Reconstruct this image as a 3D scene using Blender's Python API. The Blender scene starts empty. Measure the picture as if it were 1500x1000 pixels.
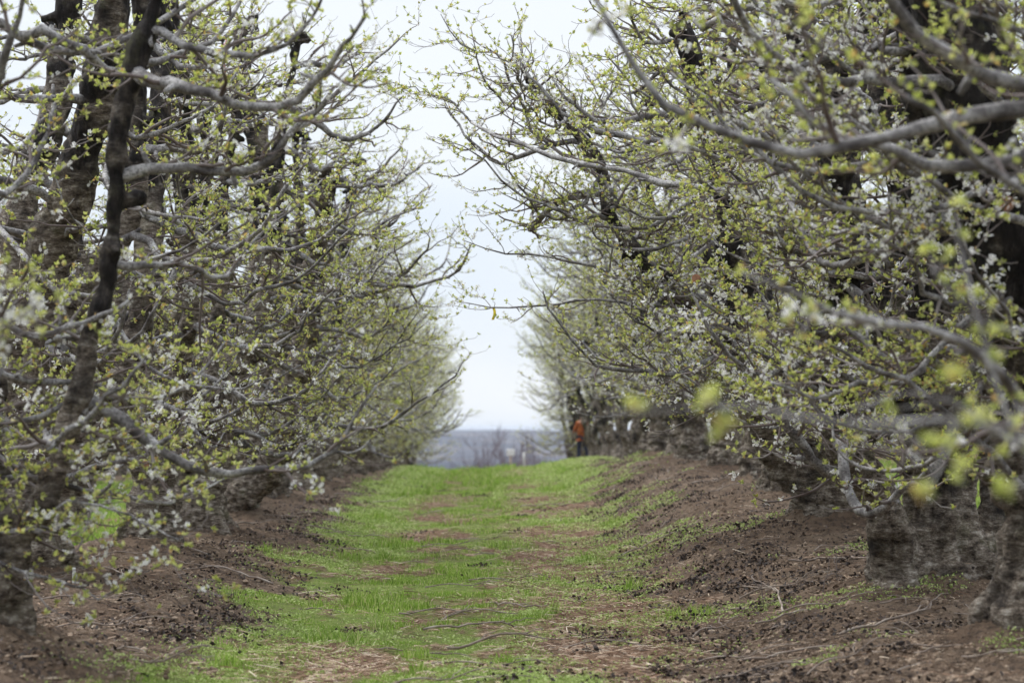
import bpy, math, random
import numpy as np
from mathutils import Vector
SC = bpy.context.scene
COL = SC.collection
rad = math.radians

# ------------------------------------------------------------------ camera
CAMH = 1.6
HAZE = 0.00009
FPX = 85.0 / 36.0 * 1500.0          # focal length in photo pixels (1500 wide)
cam_d = bpy.data.cameras.new("camera")
cam = bpy.data.objects.new("camera", cam_d); COL.objects.link(cam)
cam.location = (0, 0, CAMH)
cam.rotation_euler = (rad(90 + math.degrees(math.atan(128 / FPX))), 0, -math.atan(28 / FPX))
cam_d.lens = 85; cam_d.sensor_width = 36
cam_d.clip_start = 0.05; cam_d.clip_end = 30000
cam_d.dof.use_dof = True
cam_d.dof.focus_distance = 21.5
cam_d.dof.aperture_fstop = 2.2
cam_d.dof.aperture_blades = 0
SC.camera = cam

# ------------------------------------------------------------------ world, sun, exposure
SUN_EL, SUN_ROT = rad(52), rad(-60)
w = bpy.data.worlds.new("World"); SC.world = w; w.use_nodes = True
wn = w.node_tree; wn.nodes.clear()
out = wn.nodes.new("ShaderNodeOutputWorld"); bg = wn.nodes.new("ShaderNodeBackground")
sky = wn.nodes.new("ShaderNodeTexSky"); sky.sky_type = 'NISHITA'; sky.sun_disc = False
sky.sun_elevation = SUN_EL; sky.sun_rotation = SUN_ROT
tc = wn.nodes.new("ShaderNodeTexCoord"); mp = wn.nodes.new("ShaderNodeMapping")
mp.inputs['Scale'].default_value = (1.0, 1.0, 3.2)
nz = wn.nodes.new("ShaderNodeTexNoise"); nz.inputs['Scale'].default_value = 3.0
nz.inputs['Detail'].default_value = 5; nz.inputs['Roughness'].default_value = 0.5
rp = wn.nodes.new("ShaderNodeValToRGB")
rp.color_ramp.elements[0].position = 0.30; rp.color_ramp.elements[0].color = (.70, .79, .91, 1)
rp.color_ramp.elements[1].position = 0.56; rp.color_ramp.elements[1].color = (.88, .92, .97, 1)
sc10 = wn.nodes.new("ShaderNodeVectorMath"); sc10.operation = 'SCALE'; sc10.inputs['Scale'].default_value = 10.8
mx = wn.nodes.new("ShaderNodeMix"); mx.data_type = 'RGBA'; mx.inputs['Factor'].default_value = 0.93
wn.links.new(tc.outputs['Generated'], mp.inputs['Vector']); wn.links.new(mp.outputs[0], nz.inputs['Vector'])
wn.links.new(nz.outputs['Fac'], rp.inputs['Fac']); wn.links.new(rp.outputs[0], sc10.inputs[0])
# overcast sky: brighter overhead than at the horizon
sz = wn.nodes.new('ShaderNodeSeparateXYZ'); wn.links.new(tc.outputs['Generated'], sz.inputs[0])
mr = wn.nodes.new('ShaderNodeMapRange'); mr.interpolation_type = 'SMOOTHSTEP'; mr.inputs['From Min'].default_value = .28; mr.inputs['From Max'].default_value = .9
mr.inputs['To Min'].default_value = 7.6; mr.inputs['To Max'].default_value = 19.0
wn.links.new(sz.outputs[2], mr.inputs['Value']); wn.links.new(mr.outputs[0], sc10.inputs['Scale'])
wn.links.new(sky.outputs[0], mx.inputs['A']); wn.links.new(sc10.outputs[0], mx.inputs['B'])
wn.links.new(mx.outputs['Result'], bg.inputs['Color']); wn.links.new(bg.outputs[0], out.inputs[0])
bg.inputs['Strength'].default_value = 0.1
sd = bpy.data.lights.new("sun", 'SUN'); sd.energy = 1.8; sd.angle = rad(14); sd.color = (1, .97, .93)
sun = bpy.data.objects.new("sun", sd); COL.objects.link(sun)
# sun stands to the left and a little behind the camera
_sd = Vector((math.sin(SUN_ROT) * math.cos(SUN_EL), math.cos(SUN_ROT) * math.cos(SUN_EL), math.sin(SUN_EL)))
sun.rotation_euler = _sd.to_track_quat('Z', 'Y').to_euler()
SC.view_settings.view_transform = 'Standard'; SC.view_settings.look = 'None'
SC.view_settings.exposure = 0.52; SC.view_settings.gamma = 1.0
SC.cycles.max_bounces = 6; SC.cycles.diffuse_bounces = 3; SC.cycles.transmission_bounces = 3
SC.cycles.transparent_max_bounces = 4; SC.cycles.volume_bounces = 0
SC.cycles.caustics_reflective = False; SC.cycles.caustics_refractive = False

# ------------------------------------------------------------------ numpy noise
def _hash(ix, iy, iz, seed):
    h = (ix.astype(np.int64) * 374761393 + iy.astype(np.int64) * 668265263 + iz.astype(np.int64) * 2147483647 + seed * 974634777)
    h = (h ^ (h >> 13)) * 1274126177
    h = h & 0x7fffffff
    h = (h ^ (h >> 16)) & 0xffff
    return h / 65535.0
def noise2(x, y, seed=0):
    x = np.asarray(x, float); y = np.asarray(y, float)
    ix = np.floor(x); iy = np.floor(y); fx = x - ix; fy = y - iy
    fx = fx * fx * (3 - 2 * fx); fy = fy * fy * (3 - 2 * fy); z = ix * 0
    a = _hash(ix, iy, z, seed); b = _hash(ix + 1, iy, z, seed); c = _hash(ix, iy + 1, z, seed); d = _hash(ix + 1, iy + 1, z, seed)
    return (a + (b - a) * fx) * (1 - fy) + (c + (d - c) * fx) * fy
def fbm2(x, y, seed=0, oct=4, rough=.5):
    s = 0; a = 1; t = 0
    for i in range(oct):
        s = s + a * noise2(x * 2 ** i + 17.3 * i, y * 2 ** i + 9.1 * i, seed + i); t += a; a *= rough
    return s / t
def noise3(p, seed=0):
    i = np.floor(p); f = p - i; f = f * f * (3 - 2 * f); r = 0
    for dx in (0, 1):
        for dy in (0, 1):
            for dz in (0, 1):
                wgt = (f[:, 0] if dx else 1 - f[:, 0]) * (f[:, 1] if dy else 1 - f[:, 1]) * (f[:, 2] if dz else 1 - f[:, 2])
                r = r + wgt * _hash(i[:, 0] + dx, i[:, 1] + dy, i[:, 2] + dz, seed)
    return r
def sst(a, b, x):
    t = np.clip((x - a) / (b - a), 0, 1); return t * t * (3 - 2 * t)
def norm(v):
    return v / np.maximum(np.linalg.norm(v, axis=-1, keepdims=True), 1e-9)

# ------------------------------------------------------------------ layout of the trees (trunk feet)
ROWX = 3.63; PER = 7.26
LEFT = [9.3, 14.6, 20.6, 24.8, 28.8, 32.5] + [36.3 + 4.05 * i for i in range(18)]
RIGHT = [5.6, 10.3, 15.3, 19.5, 25.0] + [29.6 + 4.5 * i for i in range(17)]
rr = random.Random(5)
LTREES = [(-ROWX + rr.uniform(-.14, .14), y) for y in LEFT]; LTREES[1] = (-3.0, 14.6); LTREES[2] = (-3.93, 20.6)
RTREES = [(ROWX + rr.uniform(-.14, .14), y) for y in RIGHT]; RTREES[3] = (3.63, 19.5)
BACK = []
for k, sx in ((0, -10.9), (1, 10.9), (2, -18.15), (3, 18.15)):
    y = 48 + 2.2 * k if abs(sx) < 12 else 84 + 2.2 * k
    while y < 118:
        BACK.append((sx + rr.uniform(-.2, .2), y)); y += 4.6
ALLT = np.array(LTREES + RTREES + BACK)

def height(x, y):
    x = np.asarray(x, float); y = np.asarray(y, float)
    z = 0.30 * sst(15, 50, y)
    d = np.maximum(y - 76, 0)
    fall = np.where(d < 74, d * d / 700, 7.82 + 0.2115 * (d - 74))
    z = z - np.minimum(fall, 30 + 0 * d) 
    z = z + 0.045 * np.clip(x, -6, 6) * sst(18, 45, y) * (1 - sst(74, 110, y))
    c = 0.5 - 0.5 * np.cos(2 * np.pi * x / PER)
    b = np.where(x > 0, 0.33, 0.25) * sst(.15, 1.0, c) ** 1.3
    side = np.where(x > 0, .62 + 0.88 * sst(18.5, 26, y) - .5 * sst(48, 60, y), 1)
    fade = (1 - sst(120, 150, y)) * (1 - .35 * sst(55, 80, y))
    z = z + b * side * fade * (1 - sst(30, 40, np.abs(x)))
    z = z + (fbm2(x * .7, y * .4, 3, 2) - .5) * 0.06 * fade
    far = sst(1500, 4200, y + np.abs(x) * .2)
    z = z + far * 27.5
    z = z + (fbm2(x / 160, y / 160, 8, 4) - .5) * 9 * sst(300, 700, y) * (1 - sst(3000, 4200, y))
    return z
def mounds(x, y):
    z = 0
    for (tx, ty) in ALLT:
        if ty < 60:
            r2 = (x - tx) ** 2 + (y - ty) ** 2
            if abs(ty - 19.5) < .01: z = z + .20 * np.exp(-((x - 3.7) ** 2 + (y - 19.1) ** 2) / 1.1) * .5
            z = z + np.where(tx > 0, .10, .08) * np.exp(-r2 / .7) + .14 * np.exp(-r2 / .32) * (.6 + .8 * noise2(x * 2.5, y * 2.5, 66))
    return z
def edgeL(y):
    return np.interp(y, [8, 15, 18, 30, 45, 75, 95], [-1.95, -1.95, -2.0, -2.1, -2.4, -2.75, -2.9]) + (noise2(y * .9, y * 0, 31) - .5) * .7 + (noise2(y * 3, y * 0, 32) - .5) * .3
def edgeR(y):
    return np.interp(y, [8, 15, 20, 24, 30, 45, 75, 95], [1.0, 1.05, 1.15, 1.3, 1.5, 1.85, 2.55, 2.8]) + (noise2(y * .7, y * 0, 33) - .5) * 1.0 + (noise2(y * 2.6, y * 0, 34) - .5) * .4
def grassmask(x, y):
    xm = np.mod(x + PER / 2, PER) - PER / 2
    main = np.abs(x) < PER / 2
    eL = edgeL(y); eR = edgeR(y)
    wob = (fbm2(x * 2.2, y * 1.3, 40, 3) - .5) * .9
    g = sst(-.15, .15, xm - eL + wob) * sst(-.15, .15, eR - xm + wob)
    # straw and chip patches along the two wheel tracks
    ys = y * .42
    p1 = np.exp(-((xm + 1.0) / .5) ** 2) * sst(.47, .58, fbm2(xm * .9, ys, 50, 3))
    p2 = np.exp(-((xm - .85) / .60) ** 2) * sst(.38, .50, fbm2(xm * .9 + 9, ys, 51, 3))
    p3 = .85 * sst(.58, .68, fbm2(xm * 2.6, y * 1.5, 52, 4))
    near = 1 - .55 * sst(30, 55, y)
    litter = np.clip((p1 * 1.2 + p2 * 1.5 + p3) * near, 0, 1)
    # the hill end: right side becomes bare between track and soil
    return g * (1 - litter), litter * sst(-.3, .3, xm - eL) * sst(-.6, .3, eR + .3 - xm)

# ------------------------------------------------------------------ mesh helpers
def mesh_np(name, V, F, smooth=False, mats=(), midx=None):
    """F: int array [n,k] (k = 3 or 4) or list of such arrays"""
    if not isinstance(F, list): F = [F]
    F = [f for f in F if len(f)]
    me = bpy.data.meshes.new(name)
    V = np.ascontiguousarray(V, np.float32)
    me.vertices.add(len(V)); me.vertices.foreach_set('co', V.ravel())
    nl = sum(f.size for f in F); nf = sum(len(f) for f in F)
    me.loops.add(nl); me.polygons.add(nf)
    li = np.concatenate([f.ravel() for f in F]).astype(np.int32)
    tot = np.concatenate([np.full(len(f), f.shape[1], np.int32) for f in F])
    st = np.concatenate([[0], np.cumsum(tot)[:-1]]).astype(np.int32)
    me.loops.foreach_set('vertex_index', li)
    me.polygons.foreach_set('loop_start', st)
    me.polygons.foreach_set('use_smooth', np.full(nf, smooth, bool))
    if midx is not None: me.polygons.foreach_set('material_index', np.ascontiguousarray(midx, np.int32))
    me.update(calc_edges=True); me.validate()
    for m in mats: me.materials.append(m)
    return me
def tubes(P, R, n=6, cap=False):
    """P [B,K,3], R [B,K] -> V, F(quads)[, caps]"""
    B, K, _ = P.shape
    T = np.gradient(P, axis=1); T = norm(T)
    ref = np.where(np.abs(T[..., 2:3]) > .9, np.array([1., 0, 0]), np.array([0, 0, 1.]))
    ref = np.broadcast_to(ref[:, :1], T.shape)
    A = norm(np.cross(T, ref)); Bn = np.cross(T, A)
    a = np.linspace(0, 2 * np.pi, n, endpoint=False)
    V = P[:, :, None, :] + R[:, :, None, None] * (np.cos(a)[None, None, :, None] * A[:, :, None] + np.sin(a)[None, None, :, None] * Bn[:, :, None])
    idx = np.arange(B * K * n).reshape(B, K, n)
    nx = np.roll(idx, -1, axis=2)
    F = np.stack([idx[:, :-1], nx[:, :-1], nx[:, 1:], idx[:, 1:]], -1).reshape(-1, 4)
    V = V.reshape(-1, 3)
    Fs = [F]
    if cap:
        c0 = len(V) + np.arange(B); c1 = c0 + B
        V = np.concatenate([V, P[:, 0], P[:, -1]])
        f0 = np.stack([nx[:, 0], idx[:, 0], np.broadcast_to(c0[:, None], (B, n))], -1).reshape(-1, 3)
        f1 = np.stack([idx[:, -1], nx[:, -1], np.broadcast_to(c1[:, None], (B, n))], -1).reshape(-1, 3)
        Fs.append(np.concatenate([f0, f1]))
    return V, Fs
class Acc:
    def __init__(s): s.V = []; s.Q = []; s.T = []; s.n = 0
    def add(s, V, Fs):
        if not isinstance(Fs, list): Fs = [Fs]
        for f in Fs:
            if len(f) == 0: continue
            (s.Q if f.shape[1] == 4 else s.T).append(f + s.n)
        s.V.append(V); s.n += len(V)
    def mesh(s, name, mats, smooth=True):
        F = []
        if s.Q: F.append(np.concatenate(s.Q))
        if s.T: F.append(np.concatenate(s.T))
        return mesh_np(name, np.concatenate(s.V), F, smooth, mats)
def obj(name, me, parent=None, loc=(0, 0, 0), **props):
    o = bpy.data.objects.new(name, me); COL.objects.link(o); o.location = loc
    if parent: o.parent = parent
    for k, v in props.items(): o[k] = v
    return o
def resample(pts, n):
    pts = np.array(pts, float)
    k = len(pts)
    # Catmull-Rom through the points
    P = np.vstack([2 * pts[0] - pts[1], pts, 2 * pts[-1] - pts[-2]])
    u = np.linspace(0, k - 1 - 1e-6, max(n * 3, 24)); i = u.astype(int); t = (u - i)[:, None]
    p0, p1, p2, p3 = P[i], P[i + 1], P[i + 2], P[i + 3]
    C = .5 * ((2 * p1) + (-p0 + p2) * t + (2 * p0 - 5 * p1 + 4 * p2 - p3) * t ** 2 + (-p0 + 3 * p1 - 3 * p2 + p3) * t ** 3)
    d = np.concatenate([[0], np.cumsum(np.linalg.norm(np.diff(C[:, :3], axis=0), axis=1))])
    s = np.linspace(0, d[-1], n)
    return np.stack([np.interp(s, d, C[:, j]) for j in range(C.shape[1])], 1)
def PX(px, py, d):
    return np.array([(px - 722) / FPX * d, d, CAMH + (628 - py) / FPX * d])

# ------------------------------------------------------------------ materials
class N:
    def __init__(s, name):
        s.m = bpy.data.materials.new(name); s.m.use_nodes = True; s.t = s.m.node_tree; s.t.nodes.clear()
        s.out = s.t.nodes.new("ShaderNodeOutputMaterial")
    def n(s, typ, **kw):
        nd = s.t.nodes.new(typ)
        for k, v in kw.items():
            if isinstance(v, tuple) and k.startswith('i_'): nd.inputs[k[2:].replace('_', ' ')].default_value = v
            elif k.startswith('i_'): nd.inputs[k[2:].replace('_', ' ')].default_value = v
            else: setattr(nd, k, v)
        return nd
    def l(s, a, b): s.t.links.new(a, b)
    def noise(s, vec, scale, detail=4, rough=.55, sc=None):
        if sc:
            m = s.n("ShaderNodeMapping"); m.inputs['Scale'].default_value = sc; s.l(vec, m.inputs[0]); vec = m.outputs[0]
        nd = s.n("ShaderNodeTexNoise", i_Scale=scale, i_Detail=detail, i_Roughness=rough); s.l(vec, nd.inputs['Vector']); return nd.outputs['Fac']
    def ramp(s, fac, stops):
        r = s.n("ShaderNodeValToRGB"); e = r.color_ramp.elements
        while len(e) < len(stops): e.new(.5)
        for el, (p, c) in zip(e, stops):
            el.position = p; el.color = (c[0], c[1], c[2], 1) if isinstance(c, tuple) else (c, c, c, 1)
        s.l(fac, r.inputs[0]); return r.outputs[0]
    def mix(s, f, a, b, mode='MIX'):
        m = s.n("ShaderNodeMix", data_type='RGBA', blend_type=mode)
        for v, k in ((f, 'Factor'), (a, 'A'), (b, 'B')):
            if isinstance(v, (int, float)): m.inputs[k].default_value = v
            elif isinstance(v, tuple): m.inputs[k].default_value = (*v, 1)
            else: s.l(v, m.inputs[k])
        return m.outputs['Result']
    def bsdf(s, col, rough=.85, spec=.3, bump=None, bs=.5, bd=.02):
        b = s.n("ShaderNodeBsdfPrincipled"); b.inputs['Roughness'].default_value = rough; b.inputs['Specular IOR Level'].default_value = spec
        if isinstance(col, tuple): b.inputs['Base Color'].default_value = (*col, 1)
        else: s.l(col, b.inputs['Base Color'])
        if bump is not None:
            bn = s.n("ShaderNodeBump", i_Strength=bs, i_Distance=bd); s.l(bump, bn.inputs['Height']); s.l(bn.outputs[0], b.inputs['Normal'])
        return b
    def fin(s, sh): s.l(sh, s.out.inputs[0]); return s.m

def mat_trunk(name="old_cherry_bark", z0=.5, z1=2.6, lo=.13):
    s = N(name); tc = s.n("ShaderNodeTexCoord").outputs['Object']
    big = s.noise(tc, 2.2, 4, .6)
    lent = s.noise(tc, 9, 6, .8, (1, 1, 2.6))
    fine = s.noise(tc, 30, 4, .65)
    crack = s.noise(tc, 11, 5, .7, (1.6, 1.6, .5))
    pale = s.ramp(lent, [(.36, (.018, .013, .010)), (.45, (.11, .085, .065)), (.54, (.24, .20, .16)), (.65, (.52, .48, .42))])
    dark = s.ramp(crack, [(.36, (.006, .005, .005)), (.55, (.026, .021, .019)), (.72, (.085, .073, .063))])
    # pale smooth bark low down and in patches, black rough bark on the old wood above
    sx = s.n("ShaderNodeSeparateXYZ"); s.l(tc, sx.inputs[0])
    zz = s.n("ShaderNodeMapRange", i_From_Min=z0, i_From_Max=z1, i_To_Min=lo, i_To_Max=-.10); s.l(sx.outputs[2], zz.inputs[0])
    ad = s.n("ShaderNodeMath", operation='ADD'); s.l(big, ad.inputs[0]); s.l(zz.outputs[0], ad.inputs[1])
    c = s.mix(s.ramp(ad.outputs[0], [(.44, 0.), (.60, 1.)]), dark, pale)
    moss = s.ramp(s.noise(tc, 4, 5, .6), [(.56, 0.), (.70, .55)])
    c = s.mix(moss, c, (.075, .075, .03))
    c = s.mix(s.ramp(fine, [(.3, .35), (.6, 0.)]), c, (.012, .01, .01))
    h = s.mix(.65, lent, crack)
    return s.fin(s.bsdf(c, .9, .25, h, 1., .06).outputs[0])
def mat_branch():
    s = N("grey_branch_bark"); tc = s.n("ShaderNodeTexCoord").outputs['Object']
    a = s.noise(tc, 6, 4, .6); b = s.noise(tc, 60, 3, .6)
    c = s.ramp(a, [(.34, (.055, .046, .044)), (.46, (.17, .157, .152)), (.62, (.40, .385, .375))])
    c = s.mix(s.ramp(b, [(.38, .75), (.52, 0.)]), c, (.03, .025, .025))
    return s.fin(s.bsdf(c, .7, .4, b, .5, .006).outputs[0])
def mat_twig():
    s = N("young_twig_bark"); tc = s.n("ShaderNodeTexCoord").outputs['Object']
    c = s.ramp(s.noise(tc, 3, 3), [(.3, (.09, .06, .052)), (.55, (.17, .14, .13)), (.7, (.30, .275, .26))])
    return s.fin(s.bsdf(c, .7, .35).outputs[0])
def mat_leaf():
    s = N("young_cherry_leaf"); g = s.n("ShaderNodeNewGeometry")
    rnd = g.outputs['Random Per Island']
    c = s.ramp(rnd, [(0, (.26, .29, .08)), (.35, (.45, .49, .16)), (.7, (.64, .64, .29)), (.88, (.74, .71, .42)), (.96, (.55, .36, .17))])
    b = s.bsdf(c, .5, .35); t = s.n("ShaderNodeBsdfTranslucent")
    s.l(s.mix(1., c, (1.15, 1.2, .7), 'MULTIPLY'), t.inputs[0])
    m = s.n("ShaderNodeMixShader", i_Fac=.48); s.l(b.outputs[0], m.inputs[1]); s.l(t.outputs[0], m.inputs[2])
    return s.fin(m.outputs[0])
def mat_petal():
    s = N("white_petal"); b = s.bsdf((.82, .81, .80), .6, .2); t = s.n("ShaderNodeBsdfTranslucent"); t.inputs[0].default_value = (.85, .84, .8, 1)
    m = s.n("ShaderNodeMixShader", i_Fac=.4); s.l(b.outputs[0], m.inputs[1]); s.l(t.outputs[0], m.inputs[2]); return s.fin(m.outputs[0])
def mat_ground():
    s = N("orchard_soil_and_turf"); tc = s.n("ShaderNodeTexCoord").outputs['Object']
    at = s.n("ShaderNodeVertexColor", layer_name="cover"); sep = s.n("ShaderNodeSeparateColor"); s.l(at.outputs[0], sep.inputs[0])
    n1 = s.noise(tc, 1.3, 5, .6); n2 = s.noise(tc, 14, 5, .7); n3 = s.noise(tc, 60, 3, .7)
    soil = s.ramp(n1, [(.3, (.115, .076, .052)), (.5, (.20, .140, .098)), (.7, (.29, .215, .155))])
    soil = s.mix(s.ramp(n2, [(.38, .8), (.54, 0.)]), soil, (.05, .038, .031))
    soil = s.mix(s.ramp(n3, [(.62, 0.), (.74, .5)]), soil, (.32, .26, .21))
    straw = s.ramp(s.noise(tc, 22, 4, .7, (.35, 1, 1)), [(.3, (.10, .060, .04)), (.5, (.24, .145, .095)), (.7, (.38, .27, .18))])
    grs = s.ramp(s.noise(tc, 5, 5, .65), [(.3, (.12, .16, .04)), (.5, (.22, .30, .06)), (.7, (.34, .38, .12))])
    c = s.mix(sep.outputs[1], soil, straw)
    gb = s.n("ShaderNodeMath", operation='MULTIPLY'); s.l(sep.outputs[0], gb.inputs[0]); gb.inputs[1].default_value = .85
    c = s.mix(gb.outputs[0], c, grs)
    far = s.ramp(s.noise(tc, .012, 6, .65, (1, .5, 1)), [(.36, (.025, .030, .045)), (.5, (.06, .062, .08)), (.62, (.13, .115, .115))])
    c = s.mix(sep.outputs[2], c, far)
    cmb = s.mix(.5, n2, n3)
    return s.fin(s.bsdf(c, .95, .15, cmb, 1., .09).outputs[0])
def mat_simple(name, stops, scale=8, rough=.85, bump=.0, island=False, transl=0., sc=None):
    s = N(name)
    if island: f = s.n("ShaderNodeNewGeometry").outputs['Random Per Island']
    else: f = s.noise(s.n("ShaderNodeTexCoord").outputs['Object'], scale, 4, .6, sc)
    c = s.ramp(f, stops); b = s.bsdf(c, rough, .25, f if bump else None, bump, .01)
    if transl:
        t = s.n("ShaderNodeBsdfTranslucent"); s.l(c, t.inputs[0]); m = s.n("ShaderNodeMixShader", i_Fac=transl)
        s.l(b.outputs[0], m.inputs[1]); s.l(t.outputs[0], m.inputs[2]); return s.fin(m.outputs[0])
    return s.fin(b.outputs[0])
M = dict(trunk=mat_trunk(), branch=mat_branch(), twig=mat_twig(), leaf=mat_leaf(), petal=mat_petal(), ground=mat_ground())
M['pale_trunk'] = mat_trunk('peeling_cherry_bark', 1.9, 4.2, .2)
M['grass'] = mat_simple("grass_blade", [(0, (.12, .20, .03)), (.4, (.23, .36, .05)), (.78, (.36, .50, .10)), (.9, (.50, .54, .20)), (1, (.62, .54, .32))], island=True, transl=.35)
M['clover'] = mat_simple("pale_weed_leaf", [(0, (.20, .28, .06)), (.5, (.37, .46, .14)), (1, (.50, .56, .25))], island=True, transl=.3)
M['chip'] = mat_simple("dry_chip_and_straw", [(0, (.12, .07, .046)), (.35, (.28, .17, .11)), (.7, (.45, .32, .22)), (1, (.64, .54, .42))], island=True)
M['clod'] = mat_simple("soil_clod", [(0, (.10, .068, .048)), (.5, (.20, .142, .10)), (1, (.32, .245, .18))], island=True, rough=.95)
M['darkleaf'] = mat_simple("rotting_leaf_clump", [(0, (.015, .011, .010)), (.6, (.055, .040, .034)), (1, (.15, .105, .08))], island=True, rough=.7)
M['stick'] = mat_simple("weathered_twig_bark", [(.3, (.10, .07, .055)), (.5, (.25, .20, .165)), (.7, (.42, .37, .32))], scale=5)
M['cut'] = mat_simple("fresh_cut_wood", [(.3, (.20, .09, .055)), (.7, (.42, .22, .13))], scale=30)
M['yellow'] = mat_simple("yellow_ribbon", [(.3, (.72, .55, .04)), (.7, (.85, .68, .06))], scale=5)
M['red'] = mat_simple("faded_red_twine", [(.3, (.45, .10, .09)), (.7, (.6, .18, .16))], scale=5)
M['white'] = mat_simple("white_paint", [(.3, (.62, .62, .60)), (.7, (.82, .82, .80))], scale=9)
M['post'] = mat_simple("weathered_post_wood", [(.3, (.30, .23, .18)), (.7, (.48, .40, .33))], scale=12, sc=(1, 1, .2))
M['postg'] = mat_simple("grey_post_wood", [(.3, (.36, .35, .34)), (.7, (.55, .54, .52))], scale=12, sc=(1, 1, .2))
M['jacket'] = mat_simple("orange_jacket_cloth", [(.3, (.26, .07, .025)), (.6, (.40, .12, .04))], scale=7)
M['navy'] = mat_simple("navy_trouser_cloth", [(.3, (.012, .015, .035)), (.7, (.03, .035, .06))], scale=9)
M['skin'] = mat_simple("skin", [(.3, (.42, .24, .17)), (.7, (.50, .30, .21))], scale=20, rough=.6)
M['hair'] = mat_simple("dark_hair", [(.3, (.015, .011, .009)), (.7, (.04, .03, .022))], scale=40)
M['baretwig'] = mat_simple("bare_purple_twigs", [(.3, (.10, .075, .085)), (.7, (.22, .17, .18))], scale=2)

# ------------------------------------------------------------------ ground
def axis(segs):
    a = []
    for (p, q, st) in segs: a += list(np.arange(p, q, st))
    return np.array(a + [segs[-1][1]])
gy = axis([(-8, 6, .8), (6, 13, .2), (13, 32, .055), (32, 55, .11), (55, 96, .25), (96, 160, 2), (160, 600, 20), (600, 4500, 120), (4500, 14000, 1500)])
gxp = axis([(0, 4.6, .06), (4.6, 8, .12), (8, 15, .5), (15, 60, 3), (60, 900, 60), (900, 5000, 500)])
gx = np.concatenate([-gxp[::-1], gxp[1:]])
GX, GY = np.meshgrid(gx, gy); X = GX.ravel(); Y = GY.ravel()
near = (Y < 100) & (np.abs(X) < 25)
G = np.zeros(len(X)); L = np.zeros(len(X)); G[near], L[near] = grassmask(X[near], Y[near])
Z = height(X, Y)
Z[near] += mounds(X[near], Y[near])
nn = near & (Y > 6)
rough = (fbm2(X[nn] * 3.2, Y[nn] * 3.2, 60, 4, .6) - .5) * .12 + (fbm2(X[nn] * 8, Y[nn] * 8, 70, 2) - .5) * .075
rills = (noise2(X[nn] * 1.2 + Y[nn] * 5, Y[nn] * .8, 77) - .5) * .035 * (np.abs(X[nn]) > 2.2)
Z[nn] += (rough + rills) * (1 - .9 * G[nn] * (1 - L[nn])) * (1 - sst(60, 95, Y[nn]))
ny, nx = GX.shape; idx = np.arange(nx * ny).reshape(ny, nx)
F = np.stack([idx[:-1, :-1], idx[:-1, 1:], idx[1:, 1:], idx[1:, :-1]], -1).reshape(-1, 4)
gme = mesh_np("ground", np.stack([X, Y, Z], 1), F, True, [M['ground']])
ca = gme.color_attributes.new("cover", 'FLOAT_COLOR', 'POINT')
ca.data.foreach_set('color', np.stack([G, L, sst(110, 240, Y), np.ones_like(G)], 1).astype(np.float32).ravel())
obj("ground", gme, kind="structure")
def gz(x, y):
    """height of the finished ground sheet"""
    x = np.atleast_1d(np.asarray(x, float)); y = np.atleast_1d(np.asarray(y, float))
    i = np.clip(np.searchsorted(gx, x) - 1, 0, nx - 2); j = np.clip(np.searchsorted(gy, y) - 1, 0, ny - 2)
    u = (x - gx[i]) / (gx[i + 1] - gx[i]); v = (y - gy[j]) / (gy[j + 1] - gy[j]); ZZ = Z.reshape(ny, nx)
    return (ZZ[j, i] * (1 - u) + ZZ[j, i + 1] * u) * (1 - v) + (ZZ[j + 1, i] * (1 - u) + ZZ[j + 1, i + 1] * u) * v

# ------------------------------------------------------------------ ground cover (stuff)
rng = np.random.default_rng(11)
def scatter(n, x0, x1, y0, y1, p=1.0):
    y = rng.uniform(y1 ** (1 - p), y0 ** (1 - p), n) ** (1 / (1 - p)) if p != 1 else y0 * (y1 / y0) ** rng.random(n)
    return rng.uniform(x0, x1, n), y
def blades(x, y, hgt, wid, lean=.5):
    n = len(x); z = gz(x, y); a = rng.uniform(0, 2 * np.pi, n); b = rng.uniform(0, 2 * np.pi, n)
    side = np.stack([np.cos(a), np.sin(a), 0 * a], 1) * (wid / 2)[:, None]
    ld = np.stack([np.cos(b), np.sin(b), 0 * b], 1) * (hgt * rng.uniform(.1, lean * 1.6, n))[:, None]
    base = np.stack([x, y, z - .006], 1); up = np.zeros((n, 3)); up[:, 2] = hgt
    mid = base + up * .6 + ld * .35; tip = base + up + ld
    V = np.stack([base - side, base + side, mid + side * .7, mid - side * .7, tip], 1).reshape(-1, 3)
    o = np.arange(n)[:, None] * 5
    return V, [o + np.array([[0, 1, 2, 3]]), o + np.array([[3, 2, 4]])]
x, y = scatter(560000, -3.5, 3.9, 13.5, 92, 1.35)
g, l = grassmask(x, y)
tuft = fbm2(x * 1.7, y * 1.7, 90, 3)
keep = rng.random(len(x)) < g * (.5 + .6 * sst(.36, .58, tuft)) * (1 - .45 * l)
x, y, tuft = x[keep], y[keep], tuft[keep]
hg = (.012 + .022 * sst(.42, .72, tuft) + .06 * sst(.70, .78, tuft)) * rng.uniform(.6, 1.4, len(x)) * (1 + .012 * (y - 15))
a = Acc(); a.add(*blades(x, y, hg, .0035 + .00021 * y))
obj("grass", a.mesh("grass", [M['grass']], False), kind="stuff", label="short bright green grass of the alley between the tree rows", category="grass")
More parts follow.
